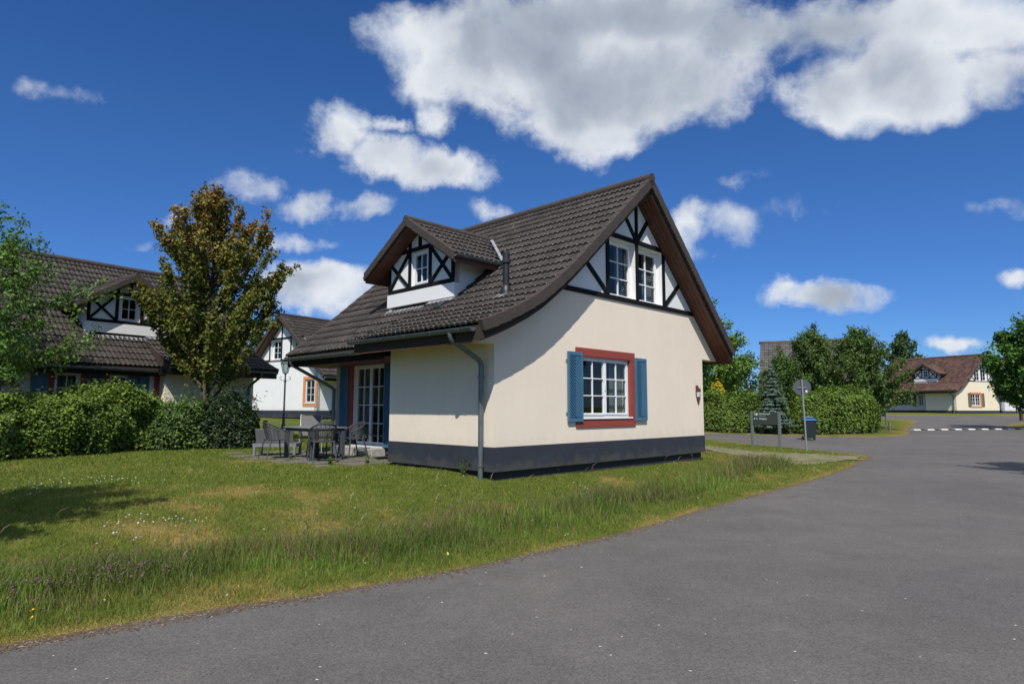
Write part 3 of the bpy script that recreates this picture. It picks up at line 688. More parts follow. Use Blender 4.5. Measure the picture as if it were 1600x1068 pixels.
    def slab(prof, v0, v1, top, bot):
        b = MB(); n = len(prof)
        vs = [P3(u, v, z + o_) for v in (v0, v1) for o_ in (-top, -bot) for u, z in prof]
        fs = []
        for i in range(n - 1):
            fs += [(i, i + 1, 2 * n + i + 1, 2 * n + i), (n + i, n + i + 1, 3 * n + i + 1, 3 * n + i), (i, i + 1, n + i + 1, n + i), (2 * n + i, 2 * n + i + 1, 3 * n + i + 1, 3 * n + i)]
        fs += [(0, n, 3 * n, 2 * n), (n - 1, 2 * n - 1, 4 * n - 1, 3 * n - 1)]
        return b.poly(vs, fs)
    lp = BAY if has_bay else STEEP
    roof = MB()
    if has_bay: roof = slab(BAY, VF + .05, be + .22, .05, .30)
    rf = roof.poly(*((slab(STEEP, (be + .221) if has_bay else VF + .05, VB - .05, .052, .302).__dict__[k] for k in ('v', 'f')))).poly(*((slab(RIGHT, VF + .05, VB - .05, .051, .301).__dict__[k] for k in ('v', 'f')))).build('roof', M['roofwood'], root)
    # soffit boards on the front gable, running up the rake
    if detail >= 1:
        nb = 4
        for k in range(nb):
            va, vb = VF + .06 + k * (.43 / nb), VF + .06 + (k + 1) * (.43 / nb) - .008
            for pr in (lp, RIGHT):
                slab(pr, va, vb, .303, .322).build('board', M['soffit'], rf)
        slab([(-.78, 2.64), (-.35, 2.80), (-.02, 2.94)] if has_bay else [(-.05, 2.58), (1.1, 3.4)], 0.02, be + .2 if has_bay else VB - .1, .304, .325).build('board', M['soffit'], rf)
        if has_bay: MB().box(.0 - .02, rec - .02, be + .02, LEN + .35, 2.30, 2.33, P3).build('ceiling_board', M['soffit'], rf)
        # fascia boards
        if has_bay: MB().box(-.76, -.73, .0 - .38, be + .22, 2.32, 2.56, P3).build('fascia', M['beam'], rf)
        MB().box(-.05, -.02, be + .23 if has_bay else VF + .1, VB - .05, 2.27, 2.50, P3).build('fascia', M['beam'], rf)
        if has_bay: MB().box(-.72, .0, be + .17, be + .21, 2.33, 2.62, P3).build('fascia', M['beam'], rf)
    # tiles
    td = tile_data('tile', M[tilem], 10 if detail >= 1 else 6)
    tv = np.array([v.co[:] for v in td.vertices]); tf = np.array([p.vertices[:] for p in td.polygons])
    rotm = Matrix.Rotation(angle, 3, 'Z'); locv = Vector(loc)
    cand = []
    def add(u, v, z, du, dz, xdir=None, dormer=False, prio=0):
        y = Vector((du, 0, dz)) if xdir is None else xdir[0]
        x = Vector((0, ms, 0)) if xdir is None else xdir[1]
        zz = x.cross(y)
        if zz.z < 0: x = -x; zz = -zz
        cand.append([Vector(P3(u, v, z)), x, y, zz, prio])
    dhalf = 1.75
    def in_dormer(u, v, z):
        if not dorm_on: return False
        return abs(v - dorm) < 1.27 and 1.22 < u < 2.9 and abs(v - dorm) < 1.27
    for pr, va, vb, side in ([(BAY, VF + .10, be + .20, 1)] if has_bay else []) + [(STEEP, (be + .20) if has_bay else VF + .1, VB - .05, 1), (RIGHT, VF + .10, VB - .05, -1)]:
        rw = rows(pr if side > 0 else [(8.68, 2.74), (4.64, 6.58)]); n = round((vb - va) / TW); w = (vb - va) / n
        for ri, (p, t_) in enumerate(rw):
            jig = random.uniform(-.004, .004)
            for i in range(n):
                v = va + w * (i + .5)
                if side > 0 and in_dormer(p.x + .12, v, p.y): continue
                add(p.x, v + random.uniform(-.002, .002), p.y + jig + random.uniform(-.003, .003), t_.x, t_.y, prio=0 if side > 0 else 5)
    # dormer
    if dorm_on:
        dv0, dv1 = dorm - 1.28, dorm + 1.28; pk = 5.66; ea = 4.55; sl = (pk - ea) / 1.75; uf = .75; so2 = lambda v: pk - sl * abs(v - dorm) - .19
        dr = empty('dormer', (0, 0, 0)); dr.parent = root
        wz = (dorm - .33, dorm + .33, 4.12, 5.00)
        MB().wall([(dv0, 4.03), (dv1, 4.03), (dv1, so2(dv1)), (dorm, so2(dorm)), (dv0, so2(dv0))], [[(wz[0], wz[2]), (wz[1], wz[2]), (wz[1], wz[3]), (wz[0], wz[3])]], 0, -.15, FD).build('dormer_wall', M['white'], dr)
        MB().box(dv0 - .03, dv1 + .03, 3.70, 4.028, -.15, .035, FD).build('dormer_apron', M['white'], dr, bevel=.005)
        window(dr, 'window', FD, *wz, leaves=1, cols=2, nrows=2, depth=.05, fr=.07, sash=.05, sill=False, simple=not D2)
        MB().box(1.35, 3.0, dv0 + .3, dv1 - .3, 3.9, 3.95, P3).build('dormer_floor', M['dark'], dr)
        for vv, sg in ((dv0, 1), (dv1, -1)):
            z_ = so2(vv); ub = 4.64 - (6.58 - z_) / .869
            MB().wall([(1.2, 3.50), (1.2 + .0, z_), (ub + .25, z_), (1.45, 3.50)], [], 0, -.12, lambda a, b, d, vv=vv, sg=sg: (a + .001, ms * (vv - sg * d), b)).build('cheek', M['white'], dr)
        q = [((dv0, 4.09), (dv1, 4.09))]
        lft, m1, m2, rgt = dv1 - .04, dorm + .40, dorm - .40, dv0 + .04; zc = 5.04
        q += [((lft, 4.14), (lft, so2(lft))), ((m1, 4.14), (m1, so2(m1))), ((m2, 4.14), (m2, so2(m2))), ((rgt, 4.14), (rgt, so2(rgt))), ((dorm + .92, zc), (dorm - .92, zc)), ((dorm, zc + .04), (dorm, so2(dorm)))]
        q += [((lft - .04, 4.80), (m1 + .04, 4.15)), ((m1 + .04, 4.98), (lft - .04, 4.15)), ((m2 - .04, 4.98), (rgt + .04, 4.15)), ((rgt + .04, 4.80), (m2 - .04, 4.15))]
        for i, (p, r_) in enumerate(q): MB().bar(p, r_, .095 if i < 7 else .075, .0, .028 + .0015 * i, FD).build('beam', M['beam'], dr)
        MB().box(dv0 - .002, dv0 + .04, 4.14, so2(dv0) - .0, -.0, .048, FD).build('beam', M['beam'], dr)
        # the dormer's own little roof
        ur = 4.64 - (6.58 - pk) / .869; ue = 4.64 - (6.58 - ea) / .869
        for sg in (1, -1):
            def c(z, o_): return [P3(uf + .04, dorm + sg * (dhalf if z == ea else 0), z - o_), P3((ue if z == ea else ur) + .2, dorm + sg * (dhalf if z == ea else 0), z - o_)]
            vs = c(ea, .04) + c(pk, .04) + c(ea, .19) + c(pk, .19)
            MB().poly(vs, [(0, 1, 3, 2), (4, 5, 7, 6), (0, 1, 5, 4), (0, 2, 6, 4), (1, 3, 7, 5)]).build('dormer_roof', M['soffit'], dr)
            sd = Vector((0, -sg * ms * 1.75, pk - ea)).normalized(); rl = math.hypot(1.75, pk - ea); n = 6
            for ri in range(n):
                f_ = ri / n; vv = dorm + sg * dhalf * (1 - f_); z_ = ea + (pk - ea) * f_; ulim = 4.64 - (6.58 - z_) / .869
                u = uf + .16
                while u < ulim + .05:
                    y = sd; x = Vector((1, 0, 0)); cand.append([Vector(P3(u, vv, z_ - .005)), x if x.cross(y).z > 0 else -x, y, None, 1]); u += TW
        for cdt in cand:
            if cdt[3] is None: cdt[3] = cdt[1].cross(cdt[2])
        # barge: dark verge tiles and ridge
        for sg in (1, -1):
            n = 6
            for k in range(n):
                p0 = Vector((uf, dorm + sg * dhalf * (1 - k / n), ea + (pk - ea) * k / n)); p1 = Vector((uf, dorm + sg * dhalf * (1 - (k + 1.08) / n), ea + (pk - ea) * (k + 1.08) / n))
                b = MB(); o_ = .012 * 1
                for dz in (-.155, .055): b.v += [P3(uf - .02, p0.y, p0.z + dz + .012), P3(uf + .10, p0.y, p0.z + dz + .012), P3(uf + .10, p1.y, p1.z + dz), P3(uf - .02, p1.y, p1.z + dz)]
                b.f += [(0, 1, 2, 3), (4, 5, 6, 7), (0, 1, 5, 4), (1, 2, 6, 5), (2, 3, 7, 6), (3, 0, 4, 7)]
                b.build('verge_tile', M['verge'], dr, bevel=.01)
            zg = ea - .03; ue2 = 4.64 - (6.58 - zg) / .869
            gutter(dr, P3(uf + .02, dorm + sg * (dhalf + .05), zg), P3(ue2 - .02, dorm + sg * (dhalf + .05), zg), .05)
            # lead valley
            b = MB(); n = 10
            for k in range(n):
                f0, f1 = k / n, (k + 1) / n; jj = .02 * (k % 2)
                a = Vector((ue + (ur - ue) * f0, dorm + sg * dhalf * (1 - f0), ea + (pk - ea) * f0 + .055)); d_ = Vector((ue + (ur - ue) * f1, dorm + sg * dhalf * (1 - f1), ea + (pk - ea) * f1 + .055))
                b.poly([P3(a.x - .07 - jj, a.y, a.z), P3(a.x + .03, a.y, a.z + .03), P3(d_.x + .03, d_.y, d_.z + .03), P3(d_.x - .07 + jj, d_.y, d_.z)])
            if detail >= 1: b.build('lead_valley', M['lead'], dr)
        n = 9
        for k in range(n):
            u0 = uf - .02 + (ur - uf) * k / n; MB().tube([P3(u0, dorm, pk + .0), P3(u0 + (ur - uf) / n * 1.1, dorm, pk + .012)], [.10, .09], 10).build('ridge_tile', M['verge'], dr, smooth=True)
        b = MB()
        nn = 28
        for k in range(nn):
            v_ = dv1 + .05 - (dv1 - dv0 + .1) * k / nn; w = (dv1 - dv0 + .1) / nn; zt = poly_interp(lp if v_ < be + .2 else STEEP, 1.17); zb = poly_interp(lp if v_ < be + .2 else STEEP, .98)
            b.poly([P3(1.185, v_, zt + .06), P3(1.185, v_ - w, zt + .06), P3(1.06, v_ - w, zb + .10 + .012 * ((k + 1) % 2)), P3(1.06, v_, zb + .10 + .012 * (k % 2))])
        b.build('lead_apron', M['lead'], dr)
    # choose the nearest tiles as separate objects, the rest as one mesh
    camp = cam.location
    for cdt in cand:
        wp = rotm @ cdt[0] + locv; cdt.append((wp - camp).length + 40 * (cdt[4] >= 5) )
    cand.sort(key=lambda q: q[5]); ind = cand[:ntiles]; rest = cand[ntiles:]
    for o_, x, y, zz, _, _ in ind:
        o = bpy.data.objects.new('tile', td); COL.objects.link(o); o.parent = rf
        o.matrix_basis = Matrix((( x.x, y.x, zz.x, o_.x), (x.y, y.y, zz.y, o_.y), (x.z, y.z, zz.z, o_.z), (0, 0, 0, 1)))
    if rest:
        A = np.array([[list(q[1]), list(q[2]), list(q[3])] for q in rest]); O = np.array([list(q[0]) for q in rest])
        V = (np.einsum('vk,nkc->nvc', tv, A) + O[:, None, :]).reshape(-1, 3); F = (tf[None] + np.arange(len(rest))[:, None, None] * len(tv)).reshape(-1, 4)
        npmesh('tile_courses', V, F, M[tilem], parent=rf, kind='stuff')
    # verge tiles on both rakes of the front gable, ridge tiles
    vt = M['verge'] if tilem == 'tile' else M[tilem]
    for pr in (lp, [(8.68, 2.74), (4.64, 6.58)]):
        rw = rows(pr)
        for i, (p, t_) in enumerate(rw):
            l = TE * 1.06; nrm = Vector((-t_.y, t_.x)); nrm = nrm if nrm.y > 0 else -nrm
            for v_, sg in ((VF, 1),):
                b = MB()
                for dn in (-.17, .04):
                    for (s_, vv) in ((0, 0), (l, 0), (l, .13), (0, .13)):
                        q = p + t_ * s_ + nrm * (dn + (.014 if s_ == 0 else 0)); b.v.append(P3(q.x, v_ + sg * (vv - .03), q.y))
                b.f += [(0, 1, 2, 3), (4, 5, 6, 7), (0, 1, 5, 4), (1, 2, 6, 5), (2, 3, 7, 6), (3, 0, 4, 7)]
                b.build('verge_tile', vt, rf, bevel=.012 if D2 else 0)
    if detail >= 1:
        for p, t_ in rows(STEEP):
            nrm = Vector((-t_.y, t_.x)); l = TE * 1.06; b = MB()
            for dn in (-.17, .04):
                for (s_, vv) in ((0, .03), (l, .03), (l, -.10), (0, -.10)):
                    q = p + t_ * s_ + nrm * (dn + (.014 if s_ == 0 else 0)); b.v.append(P3(q.x, VB + vv, q.y))
            b.f += [(0, 1, 2, 3), (4, 5, 6, 7), (0, 1, 5, 4), (1, 2, 6, 5), (2, 3, 7, 6), (3, 0, 4, 7)]
            b.build('verge_tile', vt, rf, bevel=.012 if D2 else 0)
    n = int((VB - VF) / .38)
    for k in range(n):
        v0_ = VF - .03 + (VB - VF + .06) * k / n; L2 = (VB - VF) / n
        MB().tube([P3(4.64, v0_, 6.585), P3(4.64, v0_ + L2 * 1.1, 6.60)], [.125, .112], 12).build('ridge_tile', vt, rf, smooth=True)
    # gutters and pipes
    if has_bay:
        gutter(root, P3(-.85, -.36, 2.555), P3(-.85, be + .30, 2.575)); gutter(root, P3(-.12, be + .32, 2.46), P3(-.12, VB, 2.48))
        pv_ = .24
        downpipe(root, bent([P3(-.85, pv_, 2.52), P3(-.85, pv_, 2.40), P3(-.10, pv_, 2.04), P3(-.10, pv_, -.15)], .10), .048, collar=[P3(-.10, pv_, .14), P3(-.10, pv_, 1.75)])
        if LEN < 8.5: downpipe(root, bent([P3(-.12, VB - .35, 2.44), P3(-.12, VB - .35, 2.34), P3(rec - .12, LEN - .08, 1.72), P3(rec - .12, LEN - .08, .0)], .10), .045)
    else:
        gutter(root, P3(-.12, VF, 2.46), P3(-.12, VB, 2.48))
        downpipe(root, bent([P3(-.12, 1.3, 2.44), P3(-.12, 1.3, 2.3), P3(rec - .1, 1.3, 1.8), P3(rec - .1, 1.3, .0)], .10), .045)
    # french doors in the set-back wall
    if doors and not many:
        a, b = dv
        door = window(root, 'french_door', F1, a, b, dz0 + .02, dz1, leaves=2, cols=2, nrows=4, depth=.08, fr=.05, sash=.055, sill=False, curtain=[(a + .1, a + .2), (b - .55, b - .08)], fm='greyframe')
        for q in ((a - .17, b + .22, dz1, dz1 + .18), (b, b + .22, .6, dz1), (a - .17, a, .6, dz1)): MB().box(*q, 0, .026, F1).build('surround', M['red'], root)
        for q in ((b, b + .22, .22, .6), (a - .17, a, .22, .6)): MB().box(*q, 0, .024, F1).build('surround', M['plinth'], root)
        F1.side = 1; shutter(root, F1, b + .21, b + .62, .30, 2.38, shut, label='tall blue shutter beside the french door'); F1.side = -1; shutter(root, F1, a - .62, a - .06, .22, 2.38, shut, d=.04)
        MB().box(a - .12, b + .35, -.1, .20, .02, .42, F1).build('doorstep', M['concrete'], root, bevel=.015)
        MB().box(a - .02, b + .02, .20, .232, -.1, .06, F1).build('threshold', M['greyframe'], root)
    elif doors:
        for a, b in doors:
            window(root, 'window', F1, a, b, 1.0, dz1, leaves=1 if b - a < 1.1 else 2, cols=2, nrows=3, depth=.08, simple=True, curtain=[(a + .1, b - .1)])
            for q in ((a - .2, b + .2, dz1, dz1 + .18), (b, b + .2, .6, dz1), (a - .2, a, .6, dz1)): MB().box(*q, 0, .026, F1).build('surround', M['red' if name[0] == 'l' else 'cream'], root)
            shutter(root, F1, b + .18, b + .60, .95, 2.28, shut, simple=True)
            if a - .6 > be + .1: shutter(root, F1, a - .60, a - .18, .95, 2.28, shut, simple=True)
    # flue and vent tile
    if detail >= 1:
        fz = poly_interp(lp, .98)
        f = MB().lathe([(.12, -.25), (.12, .0), (.085, .10), (.066, .12), (.066, .56), (.095, .58), (.095, .63), (.074, .65), (.074, .80), (.045, .82)], 16, P3(.98, .68, fz + .06)); f.build('flue_pipe', M['black'], root, smooth=True)
        MB().box(-.11, .11, -.14, .16, .03, .11, lambda a, b, c: P3(.85 + b * .85, 2.62 + a, poly_interp(lp, .85) + b * .55 + c)).build('vent_tile', M['black'], root, bevel=.02)
        MB().poly([P3(.74, .56, poly_interp(lp, .74) + .055), P3(.74, .80, poly_interp(lp, .74) + .055), P3(.90, .80, poly_interp(lp, .90) + .06), P3(.90, .56, poly_interp(lp, .90) + .06)]).build('flue_flashing', M['lead'], root)
    return root

HANG = math.pi / 2 - HA     # rotation that carries local x onto HU
main = make_house('timber_house', 'nearest cream half-timbered house with dark tiled roof and blue shutters', 'house', HO, HANG)
# gable plaque with the house number
pq = MB(); cx_, cz_ = 7.51, 1.56
def GP(a, b, d): return (cx_ + a, -d, cz_ + b)
pq.poly([GP(a, b, d) for d in (.03, .0) for a, b in ((0, -.27), (.06, -.16), (.11, .02), (.12, .17), (.07, .16), (.0, .20), (-.02, .25), (-.11, .24), (-.12, .02), (-.07, -.14))], [tuple(range(10)), tuple(range(19, 9, -1))] + [(i, (i + 1) % 10, 10 + (i + 1) % 10, 10 + i) for i in range(10)])
pl = pq.build('number_plaque', M['plaque'], main, bevel=.004)
MB().box(-.10, .11, -.055, .065, .031, .036, GP).build('number_plate', M['frame'], pl)
def text(name, s, size, mat_, parent, mtx, ext=.002, align='LEFT', **t):
    c = bpy.data.curves.new(name, 'FONT'); c.body = s; c.size = size; c.extrude = ext; c.align_x = align
    o = bpy.data.objects.new(name, c); COL.objects.link(o); dg = bpy.context.evaluated_depsgraph_get(); dg.update()
    me = bpy.data.meshes.new_from_object(o.evaluated_get(dg)); bpy.data.objects.remove(o)
    me.materials.clear(); me.materials.append(mat_); o = bpy.data.objects.new(name, me); COL.objects.link(o); o.parent = parent; o.matrix_basis = mtx; return tag(o, **t)
text('house_number', '112', .115, M['black'], pl, Matrix.Translation((cx_ + .005, -.0385, cz_ - .037)) @ Matrix.Rotation(R(90), 4, 'X'), align='CENTER')

U35 = R(35)
# house A on the left: its facade normal is (cos35, -sin35); eaves line through (-12.6, 19.6)
def ang_of(ux, uy): return math.atan2(uy, ux)
ca, sa = math.cos(U35), math.sin(U35)
def houseA():
    # local u = (-ca, sa), v = (-sa, -ca); bay end at the far right
    o = Vector((-12.6, 19.6, 0)) - Vector((-ca, sa, 0)) * (-.12) - Vector((-sa, -ca, 0)) * 5.2
    return make_house('left_timber_house', 'long white and cream half-timbered house behind the hedge and maple', 'house', (o.x, o.y, .35), ang_of(-ca, sa), length=12.5, dorm=3.98, detail=1, rec=.4, doors=[(3.42, 3.66), (4.2, 4.8), (5.6, 6.3), (8.2, 9.2)])
hA = houseA()
hB = make_house('white_timber_house', 'white half-timbered house with orange window surround beyond the lamp post', 'house', (-10.85, 38, .95), ang_of(-ca, sa), mirror=True, length=9, detail=1, wallm='white', trim='orange', gable='b', has_bay=False, dorm_on=False, tilem='tile', shut='blue', ntiles=0, doors=[])
hD = make_house('yellow_timber_house', 'cream yellow half-timbered house with red brown roof at the end of the road', 'house', (47.3, 68, .98), R(90 - 65), length=9.2, detail=0, tilem='tile_red', wallm='cream2', shut='brownsh', trim='orange', ntiles=0, doors=[(4.2, 4.9), (5.6, 7.6)], rec=1.2)

# more houses half hidden by the trees on the right
def gz(x, y): return float(H([x], [y])[0])
make_house('screened_house', 'house with grey brown roof mostly hidden behind the trees right of centre', 'house', (24.9, 43.6, .28), R(65.7), length=7.1, detail=0, has_bay=False, dorm_on=False, tilem='tile_grey', wallm='white', trim='', ntiles=0, doors=[])
make_house('pale_house', 'pale blue grey house with blue shutter at the right edge behind the dark tree', 'house', (54.2, 70.5, .95), R(70), mirror=True, length=8, detail=0, has_bay=False, dorm_on=False, tilem='tile_red', wallm='pale', trim='red', ntiles=0, doors=[(.9, 1.5)], rec=.4)


# ------------------------------------------------------------ foliage
def leaves(P, nrm, size, col, n_up=.35, aspect=.62, jitter=.7, fold=.25):
    """kite-shaped leaves: positions P (n,3), outward hints nrm, sizes, colours"""
    n = len(P); nr = nrm + rng.normal(0, jitter, (n, 3)); nr[:, 2] += n_up; nr /= np.linalg.norm(nr, axis=1)[:, None] + 1e-9
    t = np.cross(nr, rng.normal(0, 1, (n, 3))); t /= np.linalg.norm(t, axis=1)[:, None] + 1e-9; b = np.cross(nr, t)
    s = size[:, None]; h = nr * s * fold
    V = np.stack([P - t * s * .5, P + b * s * aspect * .5 + h * .5, P + t * s * .5 - h * .2, P - b * s * aspect * .5 + h * .5], 1).reshape(-1, 3)
    i = np.arange(n) * 4; F = np.r_[np.c_[i, i + 1, i + 2], np.c_[i, i + 2, i + 3]]
    return V, F, np.repeat(col, 4, 0)
def mixcol(c1, c2, k, var=.18):
    c1 = tuple(1.25 * v for v in c1); c2 = tuple(1.25 * v for v in c2)
    k = np.clip(k, 0, 1)[:, None]; c = np.array(c1) * (1 - k) + np.array(c2) * k
    return np.clip(c * (1 + rng.normal(0, var, (len(k), 1))), .004, 1)
def tree(name, label, cat, x, y, h, crown, n_limb=22, n_leaf=12000, lsize=.11, c1=(.035, .075, .012), c2=(.09, .14, .025), c3=None, c3f=None, trunk_r=.13, up=.55, env=None, spread=.16, group=None, z=None, m='leaf', tips=True, seed=0, forks=6, droop=0.):
    """crown = (z0, z1, radius, height of the widest part 0..1)"""
    rs = np.random.default_rng(seed + 11); z = gz(x, y) if z is None else z
    root = empty(name, (x, y, z), label=label, category=cat, group=group)
    z0, z1, R0, wid = crown; tr = MB()
    trunk = [Vector((0, 0, -.15))]; k = 7
    for i in range(1, k + 1): trunk.append(Vector((rs.normal(0, .05) * i * .35, rs.normal(0, .05) * i * .35, h * .9 * i / k)))
    tr.tube(trunk, [trunk_r * (1.25 if i == 0 else 1) * (1 - .88 * i / k) for i in range(k + 1)], 8)
    def tp(s): s = s * k; i = min(int(s), k - 1); return trunk[i].lerp(trunk[i + 1], s - i)
    envf = env or (lambda t: (t / wid) ** .6 if t < wid else max(0., 1 - ((t - wid) / (1 - wid)) ** 1.5))
    tw = []
    for i in range(n_limb):
        s = (i + .5) / n_limb; zb = max(.35, z0 - .5 + (z1 - z0) * .80 * s); a = i * 2.399 + rs.normal(0, .3)
        b0 = tp(min(.98, zb / (h * .9)))
        te = min(.95 + .05 * rs.random(), s * .80 + up * .28 * rs.uniform(.5, 1.4) + .04); ze = z0 + (z1 - z0) * te
        rr = R0 * envf(te) * rs.uniform(.72, 1.12)
        e = Vector((math.cos(a) * rr, math.sin(a) * rr, ze - droop * rr)); mid = b0.lerp(e, .5) + Vector((rs.normal(0, .12), rs.normal(0, .12), -up * .15 * rr + .05))
        pts = [b0 * (1 - t) ** 2 + mid * 2 * t * (1 - t) + e * t * t for t in np.linspace(0, 1, 6)]
        tr.tube(pts, [max(.008, trunk_r * .38 * (1 - s * .5) * (1 - .85 * q / 5)) for q in range(6)], 5)
        tw.append(pts)
        for j in range(forks):
            q = rs.uniform(.25, .98); p = pts[min(4, int(q * 5))].lerp(pts[min(5, int(q * 5) + 1)], q * 5 % 1)
            d = (e - b0).normalized() + Vector(rs.normal(0, .6, 3)); d.z += up * .5; d.normalize(); l = R0 * rs.uniform(.18, .42) * (1.15 - q * .5)
            t2 = [p, p + d * l * .5 + Vector(rs.normal(0, .03, 3)), p + d * l]; tr.tube(t2, [.012, .008, .004], 4, cap=False); tw.append(t2)
    tr.build('trunk', M['bark'], root, smooth=True)
    seg = [(a, b) for t in tw for a, b in zip(t[(1 if len(t) > 3 else 0):], t[(2 if len(t) > 3 else 1):])]
    A = np.array([list(a) for a, b in seg]); B = np.array([list(b) for a, b in seg]); ln = np.linalg.norm(B - A, axis=1)
    idx = rs.choice(len(seg), n_leaf, p=ln / ln.sum()); t = rs.random(n_leaf)[:, None]
    C = A[idx] * (1 - t) + B[idx] * t; off = rs.normal(0, 1, (n_leaf, 3)); off *= (spread * rs.random(n_leaf) ** .6)[:, None] / (np.linalg.norm(off, axis=1)[:, None]); Pp = C + off
    ax = np.c_[Pp[:, :2], np.zeros(n_leaf)]; rad = np.linalg.norm(ax, axis=1); nrm = off / (spread) * .6 + ax / (rad[:, None] + .1) * .5
    k = .5 + .8 * (fbm(Pp[:, 0] * 1.0 + Pp[:, 1] * .7, Pp[:, 2], 1.3, seed, 3) - .5) + rs.normal(0, .25, n_leaf)
    col = mixcol(c1, c2, k)
    if c3 is not None:
        q = np.clip(c3f(Pp, (Pp[:, 2] - z0) / (z1 - z0), rad / R0) + rs.normal(0, .2, n_leaf), 0, 1)[:, None]; col = col * (1 - q) + np.array(c3) * (1 + rs.normal(0, .2, (n_leaf, 1))) * q
    V, F, Cc = leaves(Pp, nrm, lsize * rs.uniform(.6, 1.25, n_leaf), np.clip(col, .004, 1))
    npmesh('crown', V, F, M[m], Cc, parent=root)
    return root
def hedge(name, label, cat, path, n_leaf, lsize=.075, c1=(.035, .08, .012), c2=(.10, .16, .025), seed=0, sprig=.12, lump=.42, c3=None, c3k=None, group=None, thick=.10, kind=None):
    """path: (x, y, half width, height) stations"""
    rs = np.random.default_rng(seed + 51)
    x0, y0 = path[0][:2]; root = empty(name, (x0, y0, gz(x0, y0)), label=label, category=cat, group=group)
    base = gz(x0, y0); Pt = np.array(path, float); L_ = np.r_[0, np.cumsum(np.hypot(*np.diff(Pt[:, :2], axis=0).T))]; tot = L_[-1]
    sd = np.linspace(0, tot, 120); De = np.stack([np.interp(sd, L_, Pt[:, i]) for i in range(4)], 1); kw = 25; pad = np.r_[2 * De[:1] - De[kw:0:-1], De, 2 * De[-1:] - De[-2:-kw - 2:-1]]
    De = np.stack([np.convolve(pad[:, i], np.ones(2 * kw + 1) / (2 * kw + 1), 'valid') for i in range(4)], 1); De[:, 2:] = np.stack([np.interp(sd, L_, Pt[:, i]) for i in (2, 3)], 1)
    def at(s): return [np.interp(s, sd, De[:, i]) for i in range(4)]
    def surf(s, th, k=1.):
        x, y, w, hh = at(s); xa, ya, _, _ = at(np.minimum(s + .05, tot)); xb, yb, _, _ = at(np.maximum(s - .05, 0)); tx, ty = xa - xb, ya - yb; l = np.hypot(tx, ty) + 1e-9; nx, ny = ty / l, -tx / l; tx, ty = tx / l, ty / l
        end = np.clip(np.minimum(s, tot - s) / .7, 0, 1); er = np.sqrt(np.clip(1 - (1 - end) ** 2, 0, 1)) * .9 + .1
        c, sn = np.cos(th), np.sin(th); p_ = .62
        u = np.sign(c) * np.abs(c) ** p_; v = np.clip(np.sign(sn) * np.abs(sn) ** p_, 0, 1)
        dsp = 1 + lump * (fbm(s * 1.1 + seed, th * 1.3, 1.1, seed + 3, 3) - .5) * 2 * .8 + .22 * (vnoise(s * 2.6, th * 2.5, 1, seed + 9) - .5) + .10 * (vnoise(s * 6, th * 5, 1, seed + 12) - .5)
        g = H(x, y); hh2 = hh * (1 + .14 * (fbm(s, s * 0, .9, seed + 7, 3) - .5) * 2) * (.35 + .65 * er)
        return np.stack([x + nx * u * w * dsp * k * er, y + ny * u * w * dsp * k * er, g - base + v * hh2 * (1 + (dsp - 1) * .5) * k], -1), np.stack([nx * u, ny * u, v], -1)
    ns, nth = max(6, int(tot / .25)), 18; sg, tg = np.meshgrid(np.linspace(0, tot, ns), np.linspace(-.02, math.pi + .02, nth), indexing='ij')
    Pc, _ = surf(sg.ravel(), tg.ravel(), .74); Pc[:, 0] -= x0; Pc[:, 1] -= y0
    F = np.array([(i * nth + j, (i + 1) * nth + j, (i + 1) * nth + j + 1, i * nth + j + 1) for i in range(ns - 1) for j in range(nth - 1)])
    npmesh('twigs', Pc, F, M['twig'], parent=root).data.shade_smooth()
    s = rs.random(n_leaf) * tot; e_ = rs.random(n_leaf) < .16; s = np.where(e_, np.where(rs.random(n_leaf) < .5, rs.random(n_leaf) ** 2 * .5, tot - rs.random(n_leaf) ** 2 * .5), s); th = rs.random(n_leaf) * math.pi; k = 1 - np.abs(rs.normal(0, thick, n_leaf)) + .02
    k += (rs.random(n_leaf) < .07) * rs.random(n_leaf) * sprig * 1.4 * np.sin(th)
    Pp, nr = surf(s, th, k); Pp[:, 0] -= x0; Pp[:, 1] -= y0; Pp += rs.normal(0, .02, Pp.shape)
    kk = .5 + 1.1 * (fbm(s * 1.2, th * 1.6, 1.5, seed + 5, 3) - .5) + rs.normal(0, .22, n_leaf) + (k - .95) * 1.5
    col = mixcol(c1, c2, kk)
    if c3 is not None:
        q = (rs.random(n_leaf) < c3k)[:, None]; col = np.where(q, np.array(c3) * (1 + rs.normal(0, .2, (n_leaf, 1))), col)
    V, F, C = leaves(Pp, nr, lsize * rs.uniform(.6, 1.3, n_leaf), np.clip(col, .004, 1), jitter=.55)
    # sprigs standing out of the top
    n = int(tot * 16); ss = rs.random(n) * tot; tt = rs.normal(math.pi / 2, .5, n); Q, qn = surf(ss, tt, 1.0); ln = rs.uniform(.05, sprig * 2.2, n); m = 9
    T = rs.random((n, m)); qd = qn + rs.normal(0, .35, qn.shape); qd[:, 2] += .5; qd /= np.linalg.norm(qd, axis=1)[:, None]
    Sp = (Q[:, None] + qd[:, None] * (T * ln[:, None])[..., None] + rs.normal(0, .025, (n, m, 3))).reshape(-1, 3); Sp[:, 0] -= x0; Sp[:, 1] -= y0
    V2, F2, C2 = leaves(Sp, np.repeat(qd, m, 0), lsize * rs.uniform(.6, 1.1, n * m), mixcol(c2, tuple(np.array(c2) * 1.25), rs.random(n * m)))
    npmesh('foliage', np.r_[V, V2], np.r_[F, F2 + len(V)], M['leaf'], np.r_[C, C2], parent=root)
    return root
